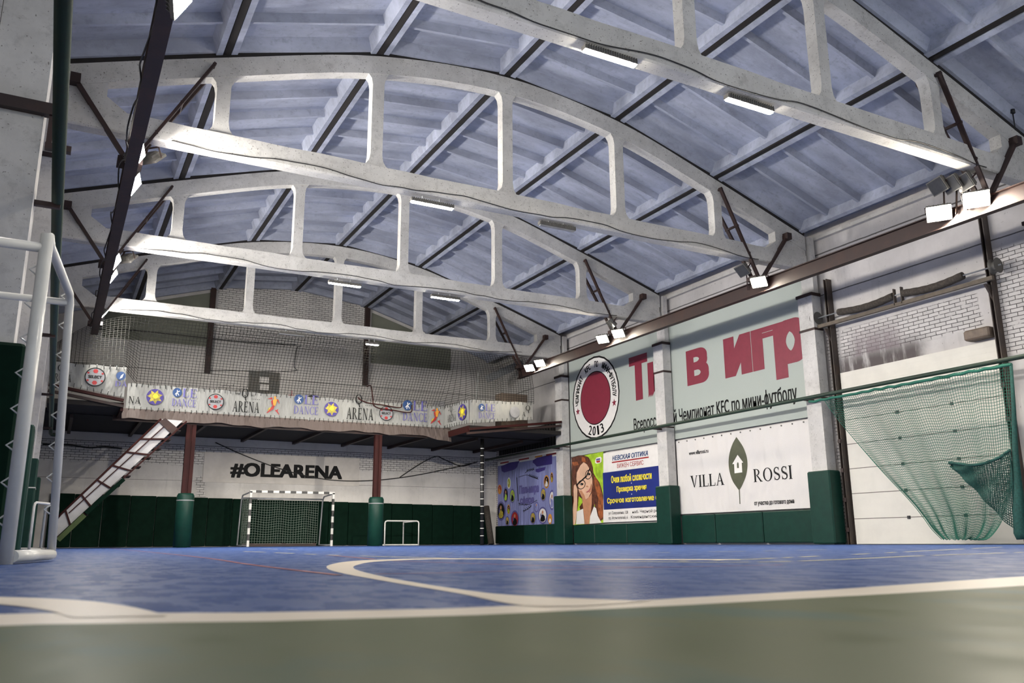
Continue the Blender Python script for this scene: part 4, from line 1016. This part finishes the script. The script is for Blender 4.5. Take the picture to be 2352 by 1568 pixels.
m = MB(); q = at_y(277,868,WY).x-wx0; disc(m, pl, q, 5.02, .13, .13, .04, 1); m.poly([pl.p(q-.03,4.93,.043),pl.p(q+.04,4.97,.043),pl.p(q+.07,5.10,.043),pl.p(q,5.03,.043)], 2); m.build('dancer_badge', [M['violet'], M['blueink'], M['paper']], t)
m = MB(); stext(m, pl, 'DA', (q-.14,4.70,q+.20,4.86), .04); m.build('dance_logo', M['violet'], t)
t, pl = strip_banner((12.80,BY-.1,0), (.10,-.995,0), BY-WY-.1, lambda a: mh0+.02, lambda a: mh1+.02, 'white sponsor banner on the side of the right balcony wing, facing the left', None, (-.995,-.10,0))
arena(t, pl, .25, mh0+.2, .65); ball(t, pl, 1.35, mh0+.45, .30)
rx0 = 12.99; rx1 = at_y(1222,930,WY).x
t, pl = strip_banner((rx0,WY-.05,0), (1,0,0), rx1-rx0, lambda a: 4.30+.11*a, lambda a: 5.15+.03*a, 'white sponsor banner on the front of the right balcony wing', None, (0,-1,0))
ole(t, pl, at_y(1097,930,WY).x-rx0, 4.46, .68); ball(t, pl, at_y(1180,945,WY).x-rx0, 4.82, .21, True); m = MB(); stext(m, pl, 'A', (2.15,4.68,2.3,4.85), .04); m.build('arena_logo', M['ink'], t); m = MB(); stext(m, pl, 'Q', (2.3,4.9,2.5,5.1), .04); m.build('arena_logo', M['ink'], t)

# things on and above the balcony
def steelcol(u, v0, v1, lb):
    p, q = at_y(u, v0, YB-.12), at_y(u, v1, YB-.12)
    o = MB().box((p.x-.10,YB-.2,q.z),(p.x+.10,YB-.012,p.z)).build('wall_column', M['dark']); tag(o, lb, 'steel column', 'steel columns on the back wall')
steelcol(491, 662, 858, 'left dark steel column on the upper back wall'); steelcol(845, 700, 885, 'right dark steel column on the upper back wall')
for a, b_, lb in ((1.0,4.75,'olive grey board filling the gable left of the bricks'),(11.35,15.1,'olive grey board filling the gable right of the bricks')):
    n = 8; xs = [a+(b_-a)*k/n for k in range(n+1)]
    o = MB().prism([(x,YB-.03,7.6) for x in (a, b_)]+[(x,YB-.03,roofz(x)-.02) for x in reversed(xs)], (0,.02,0)).build('gable_board', M['gable']); tag(o, lb, 'board', 'boards in the gable')
nb = thing('notice_board', 'dark grey notice board with two white sheets above the balcony', 'board', at_y(606,875,YB-.05))
p, q = at_y(573,850,YB-.05), at_y(640,902,YB-.05)
MB().box((p.x,YB-.06,q.z-.3),(q.x,YB-.012,p.z)).build('board', M['steelgrey'], nb)
for v in (872, 889): c = at_y(607,v,YB-.07); MB().box((c.x-.18,YB-.075,c.z-.11),(c.x+.18,YB-.06,c.z+.11)).build('paper_sheet', M['paper'], nb)
o = MB().box((at_y(1000,900,YB-.4).x,YB-.45,4.24),(at_y(1022,900,YB-.4).x,YB-.05,6.1)).build('cabinet', M['sheet']); tag(o, 'tall pale cabinet at the right end of the balcony behind the net', 'cabinet')
c = at_y(1185,916,28.4); o = MB().box((c.x-.75,28.2,4.26),(c.x+.4,28.7,c.z+.15)).build('wooden_box', M['wood']); tag(o, 'brown wooden box on the right balcony wing above the banner', 'box')
p0, p1 = at_y(1030,905,31), at_y(1190,828,31)
tag(MB().tube([V(at_y(1085,915,32).x,32,4.22), at_y(1100,850,32)], .04, 8).build('white_pole', M['wpaint']), 'slanted thin white pole on the balcony behind the net', 'pole')
o = MB().beam(at_y(1120,870,31.5), at_y(1195,835,31.5), .3, .3).build('air_duct', M['zinc']); tag(o, 'grey duct in the far right corner behind the net', 'duct')
def bent(px, y, r, lb): o = MB().tube(catmull([at_y(u, v, y) for u, v in px], 4), r, 6).build('bent_rod', M['red']); tag(o, lb, 'rod')
bent([(822,912),(828,918),(845,925),(880,930),(918,936),(922,928)], BY-.2, .022, 'thin bent red rod over the balcony banner, upper one')
bent([(842,888),(852,886),(856,912),(862,934),(900,941),(942,947),(946,930)], BY-.22, .022, 'thin bent red rod over the balcony banner, lower hooked one')
for u in (670, 720): 
    c = at_y(u, 908, BY+.5); o = MB().tube([c+V(-.28,0,-.12), c+V(-.1,0,-.02), c+V(.1,0,-.02), c+V(.28,0,-.12)], .035, 6).tube([V(c.x,c.y,4.22), c+V(0,0,.18)], .012, 5).build('parasol', M['crimson'] if u < 700 else M['black']); tag(o, 'top of a small folded %s canopy peeking over the banner' % ('red' if u < 700 else 'black'), 'parasol')

# painted sign on the back wall
p, q = at_y(470,1038,YB-.02), at_y(824,1116,YB-.02)
t = thing('wall_sign', 'white painted sign with big black hashtag lettering above the striped goal', 'sign', ((p.x+q.x)/2,YB-.02,3))
MB().box((p.x,YB-.022,q.z),(q.x,YB-.002,p.z)).build('panel', plain('sign_white', (.62,.58,.53), .8, var=.06, scale=3), t)
b = MB(); BW = Pl((0,YB-.022,0), (1,0,0), (0,0,1), (0,-1,0)); l0, l1 = at_y(529,1080,YB-.02), at_y(786,1090,YB-.02)
text(b, BW, '#OLEARENA', (l0.x,2.58,l1.x,3.17), .004, bold=.055); b.build('lettering', M['ink'], t)
def wc(px, lb, r=.02, y=YB-.04):
    o = MB().tube(catmull([at_y(u, v, y) for u, v in px], 5), r, 6).build('wall_cable', M['cable']); tag(o, lb, 'cable', 'cables on the back wall')
wc([(495,1016),(560,1045),(640,1075),(720,1096),(790,1104),(870,1102),(950,1092),(1040,1074),(1096,1061)], 'long sagging cable from the bricks past the sign to the corner pole')
wc([(918,1096),(960,1068),(1000,1048),(1020,1055),(1060,1070),(1090,1062)], 'looping cable on the back wall near the corner pole')
wc([(98,1020),(160,1022),(205,1028),(240,1026),(280,1030)], 'thick dark cable on the wall behind the stair', .03)
wc([(212,755),(300,758),(420,770),(560,785),(680,792)], 'straight cable high on the back wall behind the net')
wc([(690,795),(682,800),(675,840),(668,852),(480,850)], 'thin cable dropping to the notice board on the back wall', .012)

# dark sheet and pale wall piece behind the far pillar
o = MB(); 
for k in range(24): y = 28.3+k*.22; o.box((XR-.06,y,3.85),(XR-.012,y+.15,4.75))
tag(o.build('corrugated_sheet', M['black']), 'dark corrugated sheet on the right wall under the balcony wing', 'sheet')

# ------------------------------------------------------------------ stair
SY = 28.85
stp = thing('stair', 'steep stair with white panelled red railing up to the balcony', 'stair', (1.8,SY,0))
sp = lambda u, v, dy=0: at_y(u, v, SY+dy)
a0, a1 = sp(126,1240), sp(428,968); t0, t1 = sp(128,1188), sp(366,966)
MB().prism([sp(126,1236), sp(420,966), sp(372,962), sp(138,1182), sp(126,1200)], (0,.02,0)).build('railing_panel', M['sheet'], stp)
MB().beam(a0, a1, .05, .22, (0,1,0)).build('stringer', M['red'], stp)
MB().beam(a0+V(0,.75,0), a1+V(0,.75,0), .05, .22, (0,1,0)).build('stringer', M['red'], stp)
MB().tube([sp(128,1195,-.03), sp(140,1180,-.03), sp(370,962,-.03)], .03, 8).build('handrail', M['red'], stp)
for f in (.07,.22,.37,.52,.66,.80):
    p, q = lerp(a0, a1, f+.04), lerp(V(*sp(138,1184)), V(*sp(372,962)), f-.02)
    MB().beam(p+V(0,-.03,0), q+V(0,-.03,0), .05, .05, (0,1,0)).build('baluster', M['red'], stp)
MB().beam(sp(158,1178,-.03), sp(378,978,-.03), .03, .03, (0,1,0)).build('mid_rail', M['red'], stp)
p, q = lerp(a0, a1, .90), lerp(a0, a1, .84)
MB().prism([sp(398,1000,-.04), sp(410,985,-.04), sp(380,960,-.04), sp(364,968,-.04)], (0,-.02,0)).build('top_plate', M['dark'], stp)
for k in range(12):
    p = lerp(a0, a1, (k+.5)/12.5); MB().box((p.x-.13,SY+.03,p.z-.02),(p.x+.13,SY+.74,p.z+.02)).build('tread', M['dark'], stp)
o = MB().beam(lerp(a0,a1,.22)+V(0,-.09,-.04), lerp(a0,a1,.50)+V(0,-.09,-.04), .12, .24, (0,1,0)).build('stringer_pad', M['green2']); tag(o, 'dark green foam pad on the lower edge of the stair', 'pad', 'pads on the stair edge')
o = MB().beam(lerp(a0,a1,.00)+V(.08,-.11,-.0), lerp(a0,a1,.21)+V(0,-.11,-.05), .14, .24, (0,1,0)).build('stringer_pad', M['lime']); tag(o, 'moss green foam pad at the foot of the stair', 'pad', 'pads on the stair edge')

# ------------------------------------------------------------------ goals
GY = 32.0
gx0, gx1 = at_y(572,1200,GY).x, at_y(763,1200,GY).x
gl = thing('goal', 'handball goal with black and white striped posts on the back wall', 'goal', ((gx0+gx1)/2,GY,0))
GH = at_y(665,1130,GY).z
def striped(p, q, n, name):
    b = MB(); p, q = Vector(p), Vector(q)
    for k in range(n): b.beam(lerp(p,q,k/n), lerp(p,q,(k+1)/n), .085, .085, (0,1,0), k % 2)
    b.build(name, [M['wpaint'], M['black']], gl)
striped((gx0,GY,0),(gx0,GY,GH), 9, 'goal_post'); striped((gx1,GY,0),(gx1,GY,GH), 9, 'goal_post')
striped((gx0-.04,GY,GH),(gx1+.04,GY,GH), 15, 'crossbar')
for x, s in ((gx0,-1),(gx1,-1)):
    MB().tube([(x,GY+.04,GH-.02),(x+s*.12,GY+.85,GH-.1),(x+s*.14,GY+.95,GH-.3),(x+s*.16,GY+1.1,.05),(x,GY+.05,.04)], .03, 8).build('side_frame', M['zinc'], gl)
MB().tube([(gx0-.14,GY+.9,GH-.2),(gx1-.14,GY+.9,GH-.2)], .03, 8).build('rear_bar', M['zinc'], gl)
MB().box((gx0,GY+1.0,.0),(gx1-.3,GY+1.06,.12)).build('ground_bar', M['dark'], gl)
rows = [[V(gx0+.06+(gx1-gx0-.34)*j/29, GY+.95+.06*math.sin(j*.5)+(.0), GH-.26-(GH-.36)*i/18+.03*math.sin(j*.6)*math.sin(PI*i/18)) for j in range(30)] for i in range(19)]
b = MB(); netmesh(b, rows, .006)
rows = [[V(gx0+.02-.10*s_/8, GY+.05+.9*s_/8, GH-.25-(GH-.35)*i/18) for s_ in range(9)] for i in range(19)]
netmesh(b, rows, .006); b.build('net', M['wnet'], gl)
def hoop(p0, p1, d, h, lb):     # small mini-goal: front frame, rear support
    t = thing('mini_goal', lb, 'goal', (p0+p1)/2, 'small white tube goals'); dr_ = Vector(d); r = .028; u = (p1-p0).normalized()
    z = V(0,0,h); c = .08
    MB().tube([p0, p0+z*(1-c/h), p0+z*(1-.3*c/h)+u*c*.3, p0+z+u*c, p1+z-u*c, p1+z*(1-.3*c/h)-u*c*.3, p1+z*(1-c/h), p1], r, 8).build('front_frame', M['wpaint'], t)
    q0, q1 = p0+dr_, p1+dr_
    MB().tube([p0+V(0,0,r), q0+V(0,0,r), q1+V(0,0,r), p1+V(0,0,r)], r, 8).build('ground_frame', M['wpaint'], t)
    MB().tube([q1+V(0,0,r), q1+z*.97, p1+z-u*c], r, 8).build('rear_support', M['wpaint'], t)
HY = 31.0
h0, h1 = at_y(883,1250,HY), at_y(961,1250,HY); hh = at_y(920,1196,HY).z
hoop(V(h0.x,HY,.0), V(h1.x,HY,.0), (-.28,.9,0), hh, 'small white tube goal beside the right red post at the back')
hoop(V(-.33,20.6,0), V(.12,21.7,0), (-.25,.3,0), .98, 'small white tube goal tucked behind the left pillar pads')

# near goal frame
NY = 5.85
n0 = at_y(28,1250,NY); n1 = at_y(101,545,NY)
px, ph = -.205, at_y(101,538,NY).z
ng = thing('goal', 'white tubular goal frame standing close by at the left edge of the photo', 'goal', (px,NY,0))
r = .040
back = at_y(118,1270,NY+1.0); bxp = back.x
k1 = at_y(160,705,NY+.85)
MB().tube([(px,NY,0),(px,NY,ph)], r, 14).build('goal_post', M['wpaint'], ng)
MB().tube([(-3.15,NY,ph-.09),(px,NY,ph-.09)], r*.8, 12).build('crossbar', M['wpaint'], ng)
MB().tube([(px,NY,ph-.03),(px+.012,NY+.03,ph),(px+.02,NY+.10,ph-.04),(k1.x-.012,NY+.80,k1.z+.09),(k1.x-.002,NY+.85,k1.z+.02),(k1.x,NY+.87,k1.z-.06),(back.x,NY+1.0,.03)], r*.72, 12).build('side_frame', M['wpaint'], ng)
MB().tube([(-3.15,NY+.84,k1.z+.03),(k1.x-.02,NY+.84,k1.z+.03)], r*.62, 10).build('rear_bar', M['wpaint'], ng)
MB().tube([(px+.03,NY,.045),(back.x,NY+1.0,.045)], r*.9, 12).build('ground_bar', M['wpaint'], ng)
MB().tube([(-3.15,NY,0),(-3.15,NY,ph)], r, 12).build('goal_post', M['wpaint'], ng)
b = MB()
for k in range(8):
    z = .25+k*.22; b.tube([(px-.035,NY,z-.03),(px-.075,NY,z),(px-.035,NY,z+.03)], .006, 5)
    p = V(lerp(back.x, k1.x, z/1.9)-.03, NY+.95, z+.1); b.tube([p+V(0,0,-.03), p+V(-.04,0,0), p+V(0,0,.03)], .006, 5)
b.build('net_hooks', M['wpaint'], ng)
